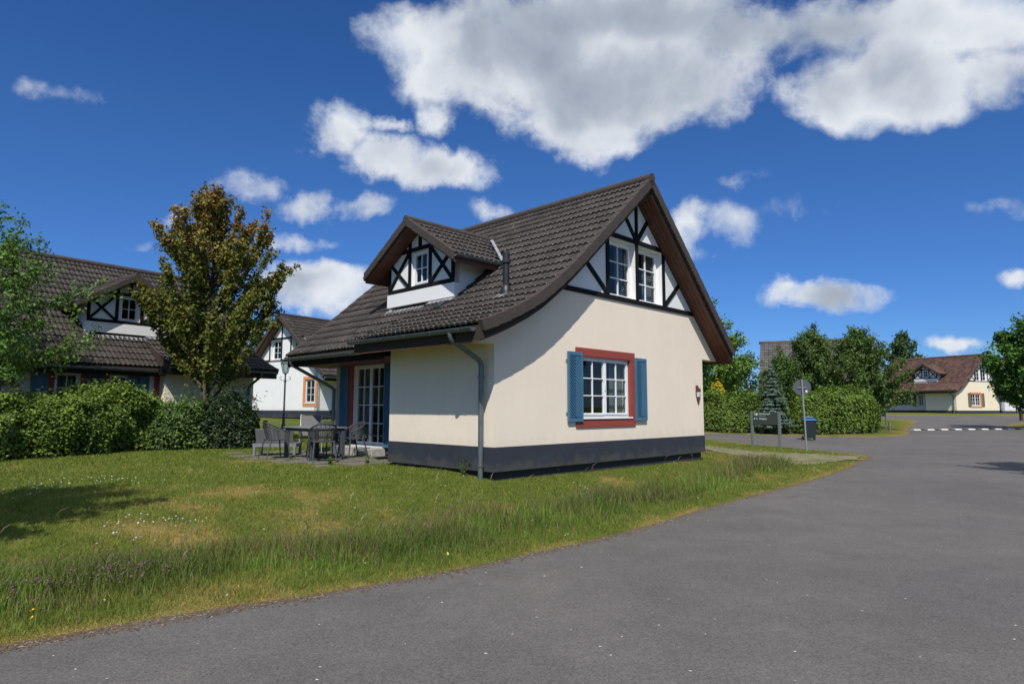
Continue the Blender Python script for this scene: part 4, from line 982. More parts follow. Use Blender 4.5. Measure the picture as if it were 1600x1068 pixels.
orange = lambda P, t, r: .75 * sstep(.45, .95, t) * (.35 + .8 * vnoise(P[:, 0] * 1.7 + P[:, 1], P[:, 2] * 1.4, 1, 4)) + .16 * vnoise(P[:, 0] * 2, P[:, 2] * 2, 1, 8)
tree('maple_tree', 'tall maple with bronze orange young leaves standing behind the garden hedge', 'tree', -9.75, 20.3, 7.7, (1.7, 8.1, 2.25, .36), n_limb=44, n_leaf=50000, lsize=.125, c1=(.026, .058, .010), c2=(.16, .185, .028), c3=(.29, .155, .034), c3f=orange, up=1.15, spread=.17, forks=12, seed=1, trunk_r=.14, env=lambda t: (t / .42) ** .55 if t < .42 else max(.12, 1 - ((t - .42) / .58) ** 4.5))
tree('garden_tree', 'light green broadleaf tree reaching in from the left edge over the hedge', 'tree', -14.1, 15.6, 5.9, (1.5, 6.4, 3.5, .34), n_limb=34, n_leaf=25000, lsize=.105, c1=(.036, .092, .014), c2=(.125, .22, .032), up=.35, spread=.21, forks=8, seed=2)
tree('broadleaf_tree', 'bright green tree rising behind the right end of the near house roof', 'tree', 12.6, 42.0, 7.9, (1.6, 8.2, 3.8, .38), n_limb=36, n_leaf=22000, lsize=.20, c1=(.034, .09, .014), c2=(.17, .28, .04), up=.6, spread=.36, forks=10, seed=3)
tree('broadleaf_tree', 'feathery green tree before the grey roof behind the round sign', 'tree', 19.3, 40.8, 5.7, (.8, 5.9, 3.3, .45), n_limb=36, n_leaf=30000, lsize=.15, c1=(.032, .07, .014), c2=(.11, .17, .035), up=.9, spread=.26, forks=12, seed=4)
tree('broadleaf_tree', 'broad dark green tree at the right end of the tree group by the junction', 'tree', 22.2, 40.5, 5.9, (.5, 6.1, 3.2, .42), n_limb=36, n_leaf=30000, lsize=.15, c1=(.028, .065, .012), c2=(.10, .17, .030), up=.8, spread=.28, forks=12, seed=5)
tree('conifer_tree', 'slim pointed conifer top rising above the tree group', 'tree', 20.1, 42.2, 6.7, (1.2, 7.0, 1.2, .2), n_limb=30, n_leaf=6000, lsize=.16, c1=(.03, .055, .02), c2=(.06, .09, .03), up=.5, spread=.22, seed=6)
tree('lime_tree', 'dense dark green round tree on the verge at the right edge', 'tree', 33.4, 41.0, 6.6, (1.5, 7.0, 2.9, .42), n_limb=40, n_leaf=26000, lsize=.24, c1=(.025, .075, .012), c2=(.085, .18, .026), up=.4, spread=.38, forks=9, seed=7, z=.3)
tree('far_tree', 'small tree top showing behind the ridge of the far brown-roofed house', 'tree', 50.5, 82, 9.5, (3, 9.8, 3.2, .5), n_limb=20, n_leaf=6000, lsize=.4, c1=(.035, .07, .02), c2=(.07, .11, .03), up=.6, spread=.6, seed=8)
# a tree left of the road whose shade falls on the lawn, and one on the right verge shading the road
tree('roadside_tree', 'tree beyond the left edge shading the front lawn', 'tree', -6.5, 4.7, 6.0, (2.8, 6.0, 1.85, .45), n_limb=26, n_leaf=14000, lsize=.13, seed=9, spread=.26)
tree('roadside_tree', 'tree beyond the right edge shading the road', 'tree', 14.5, 13.8, 6.2, (2.2, 6.2, 2.4, .45), n_limb=26, n_leaf=14000, lsize=.14, seed=10, spread=.26, z=.2)
for i, (x, y, hh, r_) in enumerate([(64, 80, 8, 4), (30, 88, 9, 4.5), (18, 95, 10, 5), (5, 90, 9, 4.5), (-24, 62, 9, 4), (-36, 56, 10, 5), (78, 74, 9, 4.5), (40, 92, 8, 4), (92, 84, 10, 5), (-14, 74, 9, 4.5)]):
    lb = ['far tree right of the pale house', 'far tree behind the screened house', 'far tree seen between the screened trees', 'far tree hidden behind the near house', 'far tree left of the white house', 'far tree behind the long left house', 'far tree beyond the pale house at the right', 'far tree behind the left end of the brown-roofed house', 'tall far tree furthest to the right', 'far tree behind the white house with the orange window'][i]
    tree('far_tree', lb, 'tree', x, y, hh * .75, (.8, hh * .78, r_ * .8, .45), n_limb=18, n_leaf=5000, lsize=.45, c1=(.03, .065, .015), c2=(.07, .12, .03), spread=.75, seed=20 + i, group='trees far behind the houses')
tree('broadleaf_tree', 'low bushy green tree behind the spruce and in front of the grey roof', 'tree', 17.0, 40.0, 3.7, (.4, 4.3, 2.3, .45), n_limb=28, n_leaf=18000, lsize=.15, c1=(.028, .07, .012), c2=(.10, .175, .03), up=.7, spread=.3, forks=10, seed=14)
hedge('garden_hedge', 'long leafy green garden hedge in front of the left house', 'hedge', [(-13.6, 12.4, .9, 1.55), (-11.9, 14.6, .95, 1.42), (-11.6, 16.4, .95, 1.5), (-11.3, 17.6, .9, 1.75), (-11.0, 18.6, .85, 1.5), (-10.6, 19.4, .8, 1.25)], 80000, .082, c1=(.045, .09, .014), c2=(.15, .22, .032), seed=1)
hedge('garden_bush', 'rounded bush with light leaves between the hedge and the dark shrub', 'bush', [(-10.9, 19.0, .6, 1.1), (-10.0, 19.0, .75, 1.3), (-9.0, 19.4, .6, 1.2)], 20000, .085, c1=(.03, .07, .012), c2=(.10, .17, .03), seed=2, lump=.7, sprig=.28, thick=.2)
hedge('garden_bush', 'dark loose shrub under the maple beside the garden bench', 'bush', [(-9.6, 19.6, .6, 1.3), (-8.7, 19.5, .85, 1.6), (-7.7, 19.4, .6, 1.25)], 17000, .085, c1=(.012, .030, .010), c2=(.03, .055, .016), seed=3, lump=.8, thick=.22, sprig=.4, c3=(.30, .28, .16), c3k=.006)
hedge('roadside_hedge', 'clipped green hedge behind the information sign', 'hedge', [(10.6, 39.6, .9, 2.0), (12.6, 38.2, .95, 2.1), (14.4, 37.2, .9, 2.0), (15.8, 36.4, .9, 1.95)], 36000, .12, c1=(.035, .075, .012), c2=(.14, .215, .03), seed=4)
hedge('roadside_hedge', 'big rounded clipped hedge at the corner of the junction', 'hedge', [(15.9, 36.5, 1.0, 2.0), (16.7, 36.5, 1.0, 2.35), (18.2, 36.3, 1.2, 2.45), (19.9, 37.2, 1.2, 2.3), (21.2, 39.0, 1.0, 2.0)], 36000, .13, c1=(.035, .075, .012), c2=(.14, .22, .03), seed=5, lump=.32)
hedge('yellow_bush', 'bright yellow leaved bush showing above the hedge by the near house', 'bush', [(12.0, 39.3, .6, 2.7), (12.6, 39.2, .75, 2.95), (13.2, 39.1, .6, 2.7)], 9000, .12, c1=(.35, .27, .02), c2=(.55, .42, .03), seed=6, c3=(.10, .16, .03), c3k=.25, lump=.6, thick=.2)
hedge('corner_shrub', 'low dark shrub at the right end of the corner hedge', 'bush', [(22.0, 40.2, .8, 1.6), (23.2, 41.4, .7, 1.3)], 8000, .12, c1=(.02, .035, .012), c2=(.045, .075, .02), seed=7)
def spruce(x, y, h, R0):
    root = empty('blue_spruce', (x, y, gz(x, y)), label='silvery blue spruce with tiered branches behind the information sign', category='tree'); tr = MB().tube([(0, 0, -.1), (0, 0, h)], [.10, .015], 7)
    rs = np.random.default_rng(5); P, D = [], []
    z = .35
    while z < h:
        r = R0 * (1 - z / h) ** .85 + .05; n = int(5 + 4 * r)
        a0 = rs.uniform(0, 6)
        for i in range(n):
            a = a0 + 2 * math.pi * i / n + rs.normal(0, .1); l = r * rs.uniform(.55, 1.15); e = np.array([math.cos(a) * l, math.sin(a) * l, -.10 * l + .18 * l * l / max(R0, .1)])
            tr.tube([(0, 0, z), (e[0] * .5, e[1] * .5, z + e[2] * .7 - .03), (e[0], e[1], z + e[2])], [.018, .012, .004], 4, cap=False)
            for q in np.linspace(.15, 1, int(5 + l * 9)):
                c = np.array([0, 0, z]) + e * q; m = 22
                side = np.array([-math.sin(a), math.cos(a), 0]); s_ = rs.uniform(-1, 1, m) * .26 * l * (1.15 - q) + rs.normal(0, .03, m)
                P.append(c + side * s_[:, None] + rs.normal(0, .025, (m, 3))); D.append(np.tile([math.cos(a), math.sin(a), .5], (m, 1)))
        z += rs.uniform(.13, .26)
    tr.build('trunk', M['bark'], root); P = np.concatenate(P); D = np.concatenate(D); n = len(P)
    col = mixcol((.045, .085, .050), (.17, .24, .20), rs.random(n) * .7 + .3 * rs.random(n))
    V, F, C = leaves(P, D, rs.uniform(.07, .13, n), col, aspect=.28, jitter=.5); npmesh('crown', V, F, M['needle'], C, parent=root)
spruce(14.75, 36.2, 3.9, 1.25); 
def lowspruce(): pass

# ------------------------------------------------------------ grass and flowers
EXCL = [[Vector(p) for p in HOUSE_FOOT]]
def blades(n, x, y, h, w, col, lean=.35, seg=1):
    z = H(x, y); a = rng.random(n) * 2 * np.pi; dx, dy = np.cos(a), np.sin(a); la = rng.random(n) * 2 * np.pi; l = h * lean * rng.random(n) ** .7
    lx, ly = np.cos(la) * l, np.sin(la) * l; B = np.c_[x, y, z - .01]; wv = np.c_[dx, dy, dx * 0] * (w / 2)[:, None]
    top = B + np.c_[lx, ly, h]
    if seg == 1:
        V = np.stack([B - wv, B + wv, top], 1).reshape(-1, 3); i = np.arange(n) * 3; return V, np.c_[i, i + 1, i + 2], np.repeat(col, 3, 0)
    mid = B + np.c_[lx * .3, ly * .3, h * .6]
    V = np.stack([B - wv, B + wv, mid - wv * .8, mid + wv * .8, top], 1).reshape(-1, 3); i = np.arange(n) * 5
    return V, np.r_[np.c_[i, i + 1, i + 3], np.c_[i, i + 3, i + 2], np.c_[i + 2, i + 3, i + 4]], np.repeat(col, 5, 0)
def ok(x, y, d, dmin=.0, patio=True):
    k = ~inpoly(x, y, ROAD) & (d > dmin) & ~inpoly(x, y, HOUSE_FOOT)
    return k
def lawn():
    n = 760000; r = 3.6 * (30 / 3.6) ** (rng.random(n) ** .85); a = np.radians(rng.uniform(-46, 44, n)); x = r * np.sin(a); y = r * np.cos(a)
    d = rdist(x, y); k = ok(x, y, d, .01); x, y, d, r = x[k], y[k], d[k], r[k]
    pt = inpoly(x, y, PATIO); gv = inpoly(x, y, GRAVEL); k = ~(pt & (fbm(x, y, 3.0, 77, 3) < .47)) & ~(gv & (rng.random(len(x)) < .84)); x, y, d, r = x[k], y[k], d[k], r[k]
    n = len(x); dry = dryness(x, y, d) + rng.normal(0, .12, n); col = turf(dry, x, y) * (1 + rng.normal(0, .22, (n, 1))); col = col * np.array([1.35, 1.35, 1.2])
    tuft = .75 + .6 * vnoise(x, y, 3.5, 8)
    h = rng.uniform(.022, .062, n) * tuft * (1 - .45 * (dry > .75)) * (.8 + .2 * sstep(0, 1, d)); w = rng.uniform(.004, .008, n) * np.maximum(1, r / 7)
    V, F, C = blades(n, x, y, h, w, np.clip(col, .004, 1), lean=.8)
    npmesh('lawn_grass', V, F, M['blade'], C, kind='stuff', label='short mown green and yellowing lawn grass', category='grass')
def verge():
    n = 560000; r = 3.8 * (26 / 3.8) ** rng.random(n); a = np.radians(rng.uniform(-46, 42, n)); x = r * np.sin(a); y = r * np.cos(a); d = rdist(x, y)
    far = sstep(13, 17, r)
    c0, wd = .95 + .5 * (fbm(x, y, .45, 61, 3)) + .55 * sstep(2, 7, x), .60
    dens = np.exp(-((d - c0) / wd) ** 2) * (.35 + 1.2 * sstep(.33, .58, fbm(x, y, .9, 63, 3))) * (x < 9.5) * (y < 19.5)
    k = ok(x, y, d, .18) & (rng.random(n) < dens) & ~inpoly(x, y, GRAVEL); x, y, d, r, dens, c0 = x[k], y[k], d[k], r[k], dens[k], c0[k]; n = len(x)
    g = sstep(.3, .7, fbm(x, y, .8, 65, 3)); col = mixcol((.050, .095, .014), (.15, .225, .034), g * .6 + rng.random(n) * .5, .22); bw = (sstep(.50, .66, fbm(x, y, .75, 83, 3)) * .5)[:, None]; col = col * (1 - bw) + np.array([.13, .115, .045]) * (1 + rng.normal(0, .25, (n, 1))) * bw
    st = rng.random(n) < .14 + .38 * sstep(1.3, 2.1, d); col = np.where(st[:, None], mixcol((.20, .17, .07), (.16, .11, .07), rng.random(n), .2), col)
    h = (.10 + .24 * np.exp(-((d - c0 - .05) / .5) ** 2)) * rng.uniform(.45, 1.15, n) * (.6 + .7 * fbm(x, y, .7, 67, 3)); w = rng.uniform(.004, .009, n) * np.maximum(1, r / 9)
    V, F, C = blades(n, x, y, h, w, col, lean=.6, seg=2)
    npmesh('tall_grass', V, F, M['blade'], C, kind='stuff', label='strip of tall unmown grass along the edge of the road', category='grass')
    # flowering stalks with drooping pale seed heads
    n = 900; r = 4.5 * (19 / 4.5) ** rng.random(n); a = np.radians(rng.uniform(-44, 34, n)); x = r * np.sin(a); y = r * np.cos(a); d = rdist(x, y)
    c0 = 1.35 + .5 * fbm(x, y, .45, 61, 3) + .5 * sstep(2, 7, x); k = ok(x, y, d, .5) & (rng.random(n) < 1.3 * np.exp(-((d - c0) / .6) ** 2)) & (y < 18.5); x, y = x[k], y[k]; n = len(x)
    hh = rng.uniform(.32, .62, n); az = rng.normal(0.2, .8, n); z = H(x, y); Vs, Fs, Cs = [], [], []; b = 0; m = 5
    for i in range(n):
        dx, dy = math.cos(az[i]), math.sin(az[i]); t = np.linspace(0, 1, m + 1); bend = .30 * t ** 3; P = np.c_[x[i] + dx * hh[i] * bend, y[i] + dy * hh[i] * bend, z[i] + hh[i] * (t - .22 * t ** 4)]
        w = np.r_[np.full(m - 1, .0022), .006, .002]; sd = np.array([-dy, dx, 0]) * .8 + np.array([0, 0, .3])
        V = np.stack([P - sd * w[:, None], P + sd * w[:, None]], 1).reshape(-1, 3); Vs.append(V); c = np.array([[.16, .16, .06]] * (2 * (m - 1)) + [[.22, .18, .12]] * 4) * rng.uniform(.7, 1.25); Cs.append(c)
        Fs += [(b + 2 * j, b + 2 * j + 1, b + 2 * j + 3, b + 2 * j + 2) for j in range(m)]; b += 2 * (m + 1)
    npmesh('seed_stalks', np.concatenate(Vs), np.array(Fs), M['blade'], np.concatenate(Cs), kind='stuff', label='pale drooping seed heads standing over the tall grass', category='grass')
def flowers(name, label, n, fx, rad, hgt, col, petals=6, dens=None):
    x, y = fx(n); d = rdist(x, y); k = ok(x, y, d, .12) & ~inpoly(x, y, GRAVEL) & ~inpoly(x, y, PATIO); 
    if dens is not None: k &= rng.random(len(x)) < dens(x, y, d)
    x, y = x[k], y[k]; n = len(x); z = H(x, y) + hgt * rng.uniform(.6, 1.2, n); a = np.linspace(0, 2 * np.pi, petals, endpoint=False)
    t = rng.normal(0, .35, (n, 2)); r_ = rad * rng.uniform(.7, 1.3, n)
    ring = np.stack([x[:, None] + np.cos(a) * r_[:, None], y[:, None] + np.sin(a) * r_[:, None], z[:, None] + (np.cos(a) * t[:, :1] + np.sin(a) * t[:, 1:]) * r_[:, None]], -1)
    ctr = np.c_[x, y, z + rad * .5]; low = np.c_[x, y, z - rad * .9]; V = np.concatenate([ring, ctr[:, None], low[:, None]], 1).reshape(-1, 3); m = petals + 2
    F = np.array([(j, (j + 1) % petals, petals) for j in range(petals)] + [((j + 1) % petals, j, petals + 1) for j in range(petals)]); F = (F[None] + (np.arange(n) * m)[:, None, None]).reshape(-1, 3)
    C = np.repeat(np.array(col) * (1 + rng.normal(0, .18, (n, 1))), m, 0); npmesh(name, V, F, M['petal'], np.clip(C, 0, .9), kind='stuff', label=label, category='flowers')
def pol(r0, r1, a0, a1): return lambda n: (lambda r, a: (r * np.sin(a), r * np.cos(a)))(r0 * (r1 / r0) ** rng.random(n), np.radians(rng.uniform(a0, a1, n)))
lawn(); verge()
flowers('clover_flowers', 'purple clover heads in the tall grass at the left corner of the road', 1500, pol(4.6, 7.4, -42, -26), .012, .19, (.19, .085, .13), dens=lambda x, y, d: 1.0 * np.exp(-((d - 1.15) / .45) ** 2) * sstep(-24, -31, np.degrees(np.arctan2(x, y))))
flowers('clover_flowers', 'dusky clover heads in the tall verge below the gable window', 5000, pol(7, 17, -20, 32), .011, .19, (.17, .115, .105), dens=lambda x, y, d: .8 * np.exp(-((d - 1.9) / .5) ** 2) * sstep(.45, .62, fbm(x, y, .8, 71, 3)))
flowers('daisies', 'tiny white daisies scattered in patches over the lawn', 5200, pol(5.5, 17, -44, 24), .011, .05, (.75, .75, .70), dens=lambda x, y, d: .75 * sstep(.56, .70, fbm(x, y, .7, 73, 3)) * (d > .9) + .012)
flowers('yellow_flowers', 'a few yellow flowers in the grass near the road', 16, pol(4.8, 9, -42, 5), .014, .05, (.75, .55, .03))
# straw, crumbs and pebbles along the broken edge of the asphalt
def crumbs():
    n = 9000; i = rng.integers(4, 20, n); t = rng.random(n); A = RP[i]; B = RP[(i + 1)]; e = B - A; nrm = np.c_[e[:, 1], -e[:, 0]] / np.linalg.norm(e, axis=1)[:, None]
    P = A + e * t[:, None] + nrm * (np.abs(rng.normal(0, .09, n)) - .03)[:, None]; x, y = P.T; z = rz(y) + .004; s = rng.uniform(.002, .008, n); a = rng.random(n) * 6.28; l = s * rng.uniform(1, 3.5, n)
    u = np.c_[np.cos(a), np.sin(a), 0 * a]; v = np.c_[-np.sin(a), np.cos(a), 0 * a]; C0 = np.c_[x, y, z]
    V = np.stack([C0 - u * l[:, None], C0 + v * s[:, None], C0 + u * l[:, None], C0 - v * s[:, None], C0 + np.c_[0 * a, 0 * a, s]], 1).reshape(-1, 3)
    F = (np.array([(0, 1, 4), (1, 2, 4), (2, 3, 4), (3, 0, 4)])[None] + (np.arange(n) * 5)[:, None, None]).reshape(-1, 3); k = rng.random((n, 1))
    col = np.where(k < .85, np.array([.16, .105, .055]), np.array([.26, .24, .21])) * rng.uniform(.5, 1.2, (n, 1)); npmesh('edge_litter', V, F, M['petal'], np.repeat(col, 5, 0), kind='stuff', label='dry straw and grit lying along the asphalt edge', category='litter')
    n = 260; r = 3.2 * (24 / 3.2) ** rng.random(n); a = np.radians(rng.uniform(-38, 44, n)); x = r * np.sin(a); y = r * np.cos(a); k = inpoly(x, y, ROAD); x, y = x[k], y[k]; n = len(x)
    th = np.linspace(0, 6.283, 7)[:-1]; rr = rng.uniform(.003, .009, (n, 1)) * rng.uniform(.5, 1.5, (n, 6)); V = np.stack([x[:, None] + np.cos(th) * rr * 1.5, y[:, None] + np.sin(th) * rr, np.repeat((rz(y) + .004)[:, None], 6, 1)], -1)
    V = np.concatenate([V, np.c_[x, y, rz(y) + .009][:, None]], 1).reshape(-1, 3); F = (np.array([(j, (j + 1) % 6, 6) for j in range(6)])[None] + (np.arange(n) * 7)[:, None, None]).reshape(-1, 3)
    npmesh('pebbles', V, F, M['petal'], np.repeat(np.array([[.42, .41, .40]]) * rng.uniform(.6, 1.5, (n, 1)), 7, 0), kind='stuff', label='small pale pebbles scattered on the asphalt', category='pebbles')
crumbs()

# ------------------------------------------------------------ patio and garden furniture
pat = empty('patio', (*hw(0, 5), gz(*hw(0, 5))), HANG, label='terrace of grey paving slabs half grown over with grass', kind='structure')
def patio():
    o = Vector((*hw(0, 5), 0)); zb = pat.location.z; dat = MB().box(-.19, .19, -.19, .19, -.05, .0).data('paver', M['paver'])
    for i in range(7):
        for j in range(14):
            u = -1.35 + .4 * i; v = -1.3 + .4 * j
            if u > .0 and v < -1.5: continue
            if random.random() < (.62 if i < 1 or j > 9 else .30 if i < 3 else .10): continue
            p = o + HU * u + HV * v; q = bpy.data.objects.new('paver', dat); COL.objects.link(q); q.parent = pat
            q.location = (u, v, gz(p.x, p.y) - zb + .022 + random.uniform(-.004, .006)); q.rotation_euler = (random.uniform(-.012, .012), random.uniform(-.012, .012), random.uniform(-.02, .02))
patio()
def PX(px, py, z): return None
def chair(x, y, rz_, label, first=None):
    root = empty('garden_chair', (x, y, gz(x, y) + .025), rz_, label=label, category='chair', group='woven resin garden chairs around the table')
    if first:
        for c in first.children:
            d = c.copy(); COL.objects.link(d); d.parent = root
            for g in c.children: e = g.copy(); COL.objects.link(e); e.parent = d
        return root
    # tub-shaped back rim, woven cords between rim and seat; the sitter looks along +y
    rim = []; low = []
    for k in range(17):
        a = math.pi * (1.06 + .88 * k / 16) ; c, s_ = math.cos(a), math.sin(a); top = .64 + .20 * max(0, -s_) ** .6
        rim.append(Vector((c * .29, s_ * .25 - .03 * max(0, -s_), top))); low.append(Vector((c * .235, s_ * .20 + .02, .44)))
    MB().tube([Vector((.27, .20, .62))] + rim[::-1] + [Vector((-.27, .20, .62))], .016, 8).build('back_rim', M['resin'], root, smooth=True)
    b = MB()
    for t in np.linspace(.08, .92, 9): b.tube([low[k].lerp(rim[k], t) + Vector((0, -.012 * math.sin(t * 3.1), 0)) for k in range(17)], .0075, 5)
    for k in range(0, 17, 2): b.tube([low[k], low[k].lerp(rim[k], .5) + Vector((0, -.015, 0)), rim[k]], .008, 5)
    b.build('woven_back', M['resin'], root, smooth=True)
    s = MB(); s.poly([(-.24, -.19, .43), (.24, -.19, .43), (.25, .22, .44), (-.25, .22, .44), (-.24, -.19, .46), (.24, -.19, .46), (.25, .22, .465), (-.25, .22, .465)], [(0, 1, 2, 3), (4, 5, 6, 7), (0, 1, 5, 4), (1, 2, 6, 5), (2, 3, 7, 6), (3, 0, 4, 7)]); s.build('seat', M['resin'], root, bevel=.01)
    for sx in (-1, 1):
        MB().tube([(sx * .27, .20, .62), (sx * .255, .20, .44), (sx * .28, .25, .0)], [.017, .018, .013], 8).build('leg', M['resin'], root, smooth=True)
        MB().tube([(sx * .21, -.17, .44), (sx * .26, -.29, .0)], [.018, .013], 8).build('leg', M['resin'], root, smooth=True)
    return root
TA = HANG
def tw(x, y): p = Vector((-4.52, 14.52, 0)) + HU * (.38 + x) + HV * (.58 + y); return p.x, p.y   # table frame
tx, ty = tw(0, 0)
tb = empty('garden_table', (tx, ty, gz(tx, ty) + .025), HANG, label='grey rectangular garden table with thick legs on the terrace', category='table')
MB().box(-.46, .46, -.68, .68, .715, .745).build('table_top', M['resin_light'], tb, bevel=.008)
MB().box(-.42, .42, -.64, .64, .65, .714).build('apron', M['resin'], tb, bevel=.006)
for sx in (-1, 1):
    for sy in (-1, 1): MB().box(sx * .385 - .045, sx * .385 + .045, sy * .605 - .045, sy * .605 + .045, 0, .649).build('leg', M['resin'], tb, bevel=.01)
def face(x, y, cx2, cy2): return math.atan2(cy2 - y, cx2 - x) - math.pi / 2
c1 = tw(-.70, .55); ch = chair(*c1, face(*c1, *tw(0, .5)), 'woven garden chair with its back to the camera at the left end of the table')
c2 = tw(-.30, -.92); chair(*c2, face(*c2, *tw(0, 0)), 'woven garden chair with its back to the camera at the right end of the table', ch)
c3 = tw(.82, -.35); chair(*c3, face(*c3, *tw(0, -.3)), 'woven garden chair turned sideways nearest the french door', ch)
c4 = tw(.62, .75); chair(*c4, face(*c4, *tw(0, .4)), 'woven garden chair on the far side of the table, mostly hidden by it', ch)
# high-backed folding chair beyond the table
fx_, fy_ = -5.42, 17.3; fc = empty('folding_chair', (fx_, fy_, gz(fx_, fy_) + .02), face(fx_, fy_, *tw(0, .2)), label='high backed folding chair with pale frame and mesh cloth behind the table', category='chair')
MB().poly([(x, y, z) for x, y, z in ((-.25, -.18, .44), (.25, -.18, .44), (.25, -.38, .98), (-.25, -.38, .98))]).poly([(-.25, -.18, .445), (.25, -.18, .445), (.25, .26, .46), (-.25, .26, .46)]).build('mesh_cloth', M['mesh'], fc)
MB().tube([(-.27, .28, .46), (-.27, -.18, .44), (-.27, -.39, 1.0), (.27, -.39, 1.0), (.27, -.18, .44), (.27, .28, .46)], .013, 8).build('frame', M['alu'], fc, smooth=True)
for sx in (-1, 1):
    MB().tube([(sx * .285, -.22, .66), (sx * .285, .30, .0)], .012, 8).build('leg', M['alu'], fc, smooth=True); MB().tube([(sx * .29, .22, .62), (sx * .27, -.32, .0)], .012, 8).build('leg', M['alu'], fc, smooth=True)
    MB().box(sx * .29 - .025, sx * .29 + .025, -.25, .26, .63, .655).build('armrest', M['resin'], fc, bevel=.008)
# low two-seat bench seen from behind
bx, by = -5.98, 16.35; be_ = empty('garden_bench', (bx, by, gz(bx, by) + .02), R(8), label='low woven two seat garden bench left of the table with its back to the camera', category='bench')
MB().poly([(-.42, -.30, .28), (.46, -.30, .28), (.48, -.42, .66), (-.44, -.42, .66), (-.42, -.26, .28), (.46, -.26, .28), (.48, -.39, .67), (-.44, -.39, .67)], [(0, 1, 2, 3), (4, 5, 6, 7), (0, 1, 5, 4), (1, 2, 6, 5), (2, 3, 7, 6), (3, 0, 4, 7)]).build('backrest', M['mesh'], be_, bevel=.01)
MB().box(-.46, .50, -.30, .42, .25, .29).build('seat', M['resin'], be_, bevel=.01); MB().box(-.50, .54, -.34, -.30, .22, .30).box(-.50, .54, .42, .46, .22, .30).box(-.50, -.46, -.30, .42, .22, .30).box(.50, .54, -.30, .42, .22, .30).build('seat_frame', M['resin_light'], be_)
for sx in (-.46, .50):
    for sy in (-.31, .43): MB().box(sx - .03, sx + .03, sy - .03, sy + .03, 0, .219).build('leg', M['resin_light'], be_, bevel=.006)

# ------------------------------------------------------------ street furniture
def lamp():
    x, y = -9.55, 26.8; r_ = empty('street_lamp', (x, y, gz(x, y)), R(20), label='old fashioned iron lantern post in front of the white house', category='street lamp')
    MB().lathe([(.13, 0), (.13, .05), (.10, .08), (.10, .35), (.075, .40), (.085, .43), (.06, .47), (.045, .9), (.055, .93), (.04, .97), (.034, 2.2), (.05, 2.23), (.05, 2.27), (.032, 2.30), (.028, 2.52), (.06, 2.56), (.02, 2.60)], 14).build('post', M['iron'], r_, smooth=True)
    s = MB()
    for a in range(4):
        c, sn = math.cos(a * math.pi / 2), math.sin(a * math.pi / 2); s.tube([(c * q, sn * q, z) for q, z in ((.03, 2.30), (.12, 2.28), (.20, 2.33), (.22, 2.42), (.16, 2.45), (.14, 2.39))], .012, 6)
    s.build('scroll', M['iron'], r_, smooth=True)
    h = MB(); p = MB()
    for k in range(6):
        a, b = math.pi / 3 * k, math.pi / 3 * (k + 1)
        A = [(math.cos(a) * .10, math.sin(a) * .10, 2.60), (math.cos(a) * .19, math.sin(a) * .19, 3.0)]; B = [(math.cos(b) * .10, math.sin(b) * .10, 2.60), (math.cos(b) * .19, math.sin(b) * .19, 3.0)]
        h.tube(A, .012, 5); h.tube([A[0], B[0]], .012, 5); h.tube([A[1], B[1]], .014, 5); p.poly([A[0], B[0], B[1], A[1]])
    ln = h.build('lantern', M['iron'], r_, smooth=True); p.build('lantern_glass', M['glass'], ln)
    MB().lathe([(.23, 3.0), (.10, 3.16), (.07, 3.17), (.07, 3.22), (.09, 3.23), (.03, 3.29), (.02, 3.33), (.035, 3.36), (.0, 3.42)], 6).build('lantern_roof', M['iron'], ln)
lamp()
x, y = -9.85, 25.6; po = empty('wooden_post', (x, y, gz(x, y)), label='short dark wooden post left of the lantern post', category='post'); MB().box(-.07, .07, -.07, .07, -.1, .62).build('post', M['wood'], po, bevel=.015)
x, y = 44.2, 55.6; po = empty('wooden_bollard', (x, y, gz(x, y)), label='dark wooden bollard on the grass at the right edge by the far road', category='bollard'); MB().box(-.10, .10, -.10, .10, -.1, .75).build('post', M['wood'], po, bevel=.02)
def info_sign():
    p, q = Vector((9.70, 25.9)), Vector((10.38, 24.9)); d = (q - p); L_ = d.length; a = math.atan2(d.y, d.x); zb = .14
    r_ = empty('information_sign', (p.x, p.y, zb), a, label='dark green direction sign reading Ausgang on two grey posts', category='sign')
    for x in (0, L_): MB().box(x - .045, x + .045, -.045, .045, -.2, 1.34).build('post', M['signpost'], r_, bevel=.006)
    pn = MB().box(.048, L_ - .048, -.02, .02, .84, 1.33).build('panel', M['signgreen'], r_)
    T = lambda x, z: Matrix.Translation((x, -.0225, z)) @ Matrix.Rotation(R(90), 4, 'X')
    text('lettering', 'Adventure golf', .085, M['letter'], pn, T(.33, 1.24)); text('lettering', 'Adventuregolf', .055, M['grey_letter'], pn, T(.33, 1.175)); text('lettering', 'Ausgang', .10, M['letter'], pn, T(.35, 1.045))
    def disc(x, z, r0, m, nm, dd): MB().poly([(x + r0 * math.cos(k * math.pi / 12), -.0205 - dd, z + r0 * math.sin(k * math.pi / 12)) for k in range(24)]).build(nm, m, pn)
    disc(.235, 1.245, .052, M['letter'], 'round_mark', .002); disc(.232, 1.245, .014, M['signgreen'], 'mark_centre', .004)
    MB().poly([(.19, -.0225, 1.035), (.28, -.0225, 1.035), (.28, -.0225, 1.115), (.19, -.0225, 1.115)]).build('exit_mark', M['green_print'], pn)
    for z, up in ((1.245, 1), (1.08, -1)):
        MB().poly([(.10, -.0225, z + .005 * up), (.16, -.0225, z + .005 * up), (.13, -.0225, z + .05 * up)]).poly([(.122, -.0225, z - .04 * up), (.138, -.0225, z - .04 * up), (.138, -.0225, z + .005 * up), (.122, -.0225, z + .005 * up)]).build('arrow', M['letter'], pn)
info_sign()
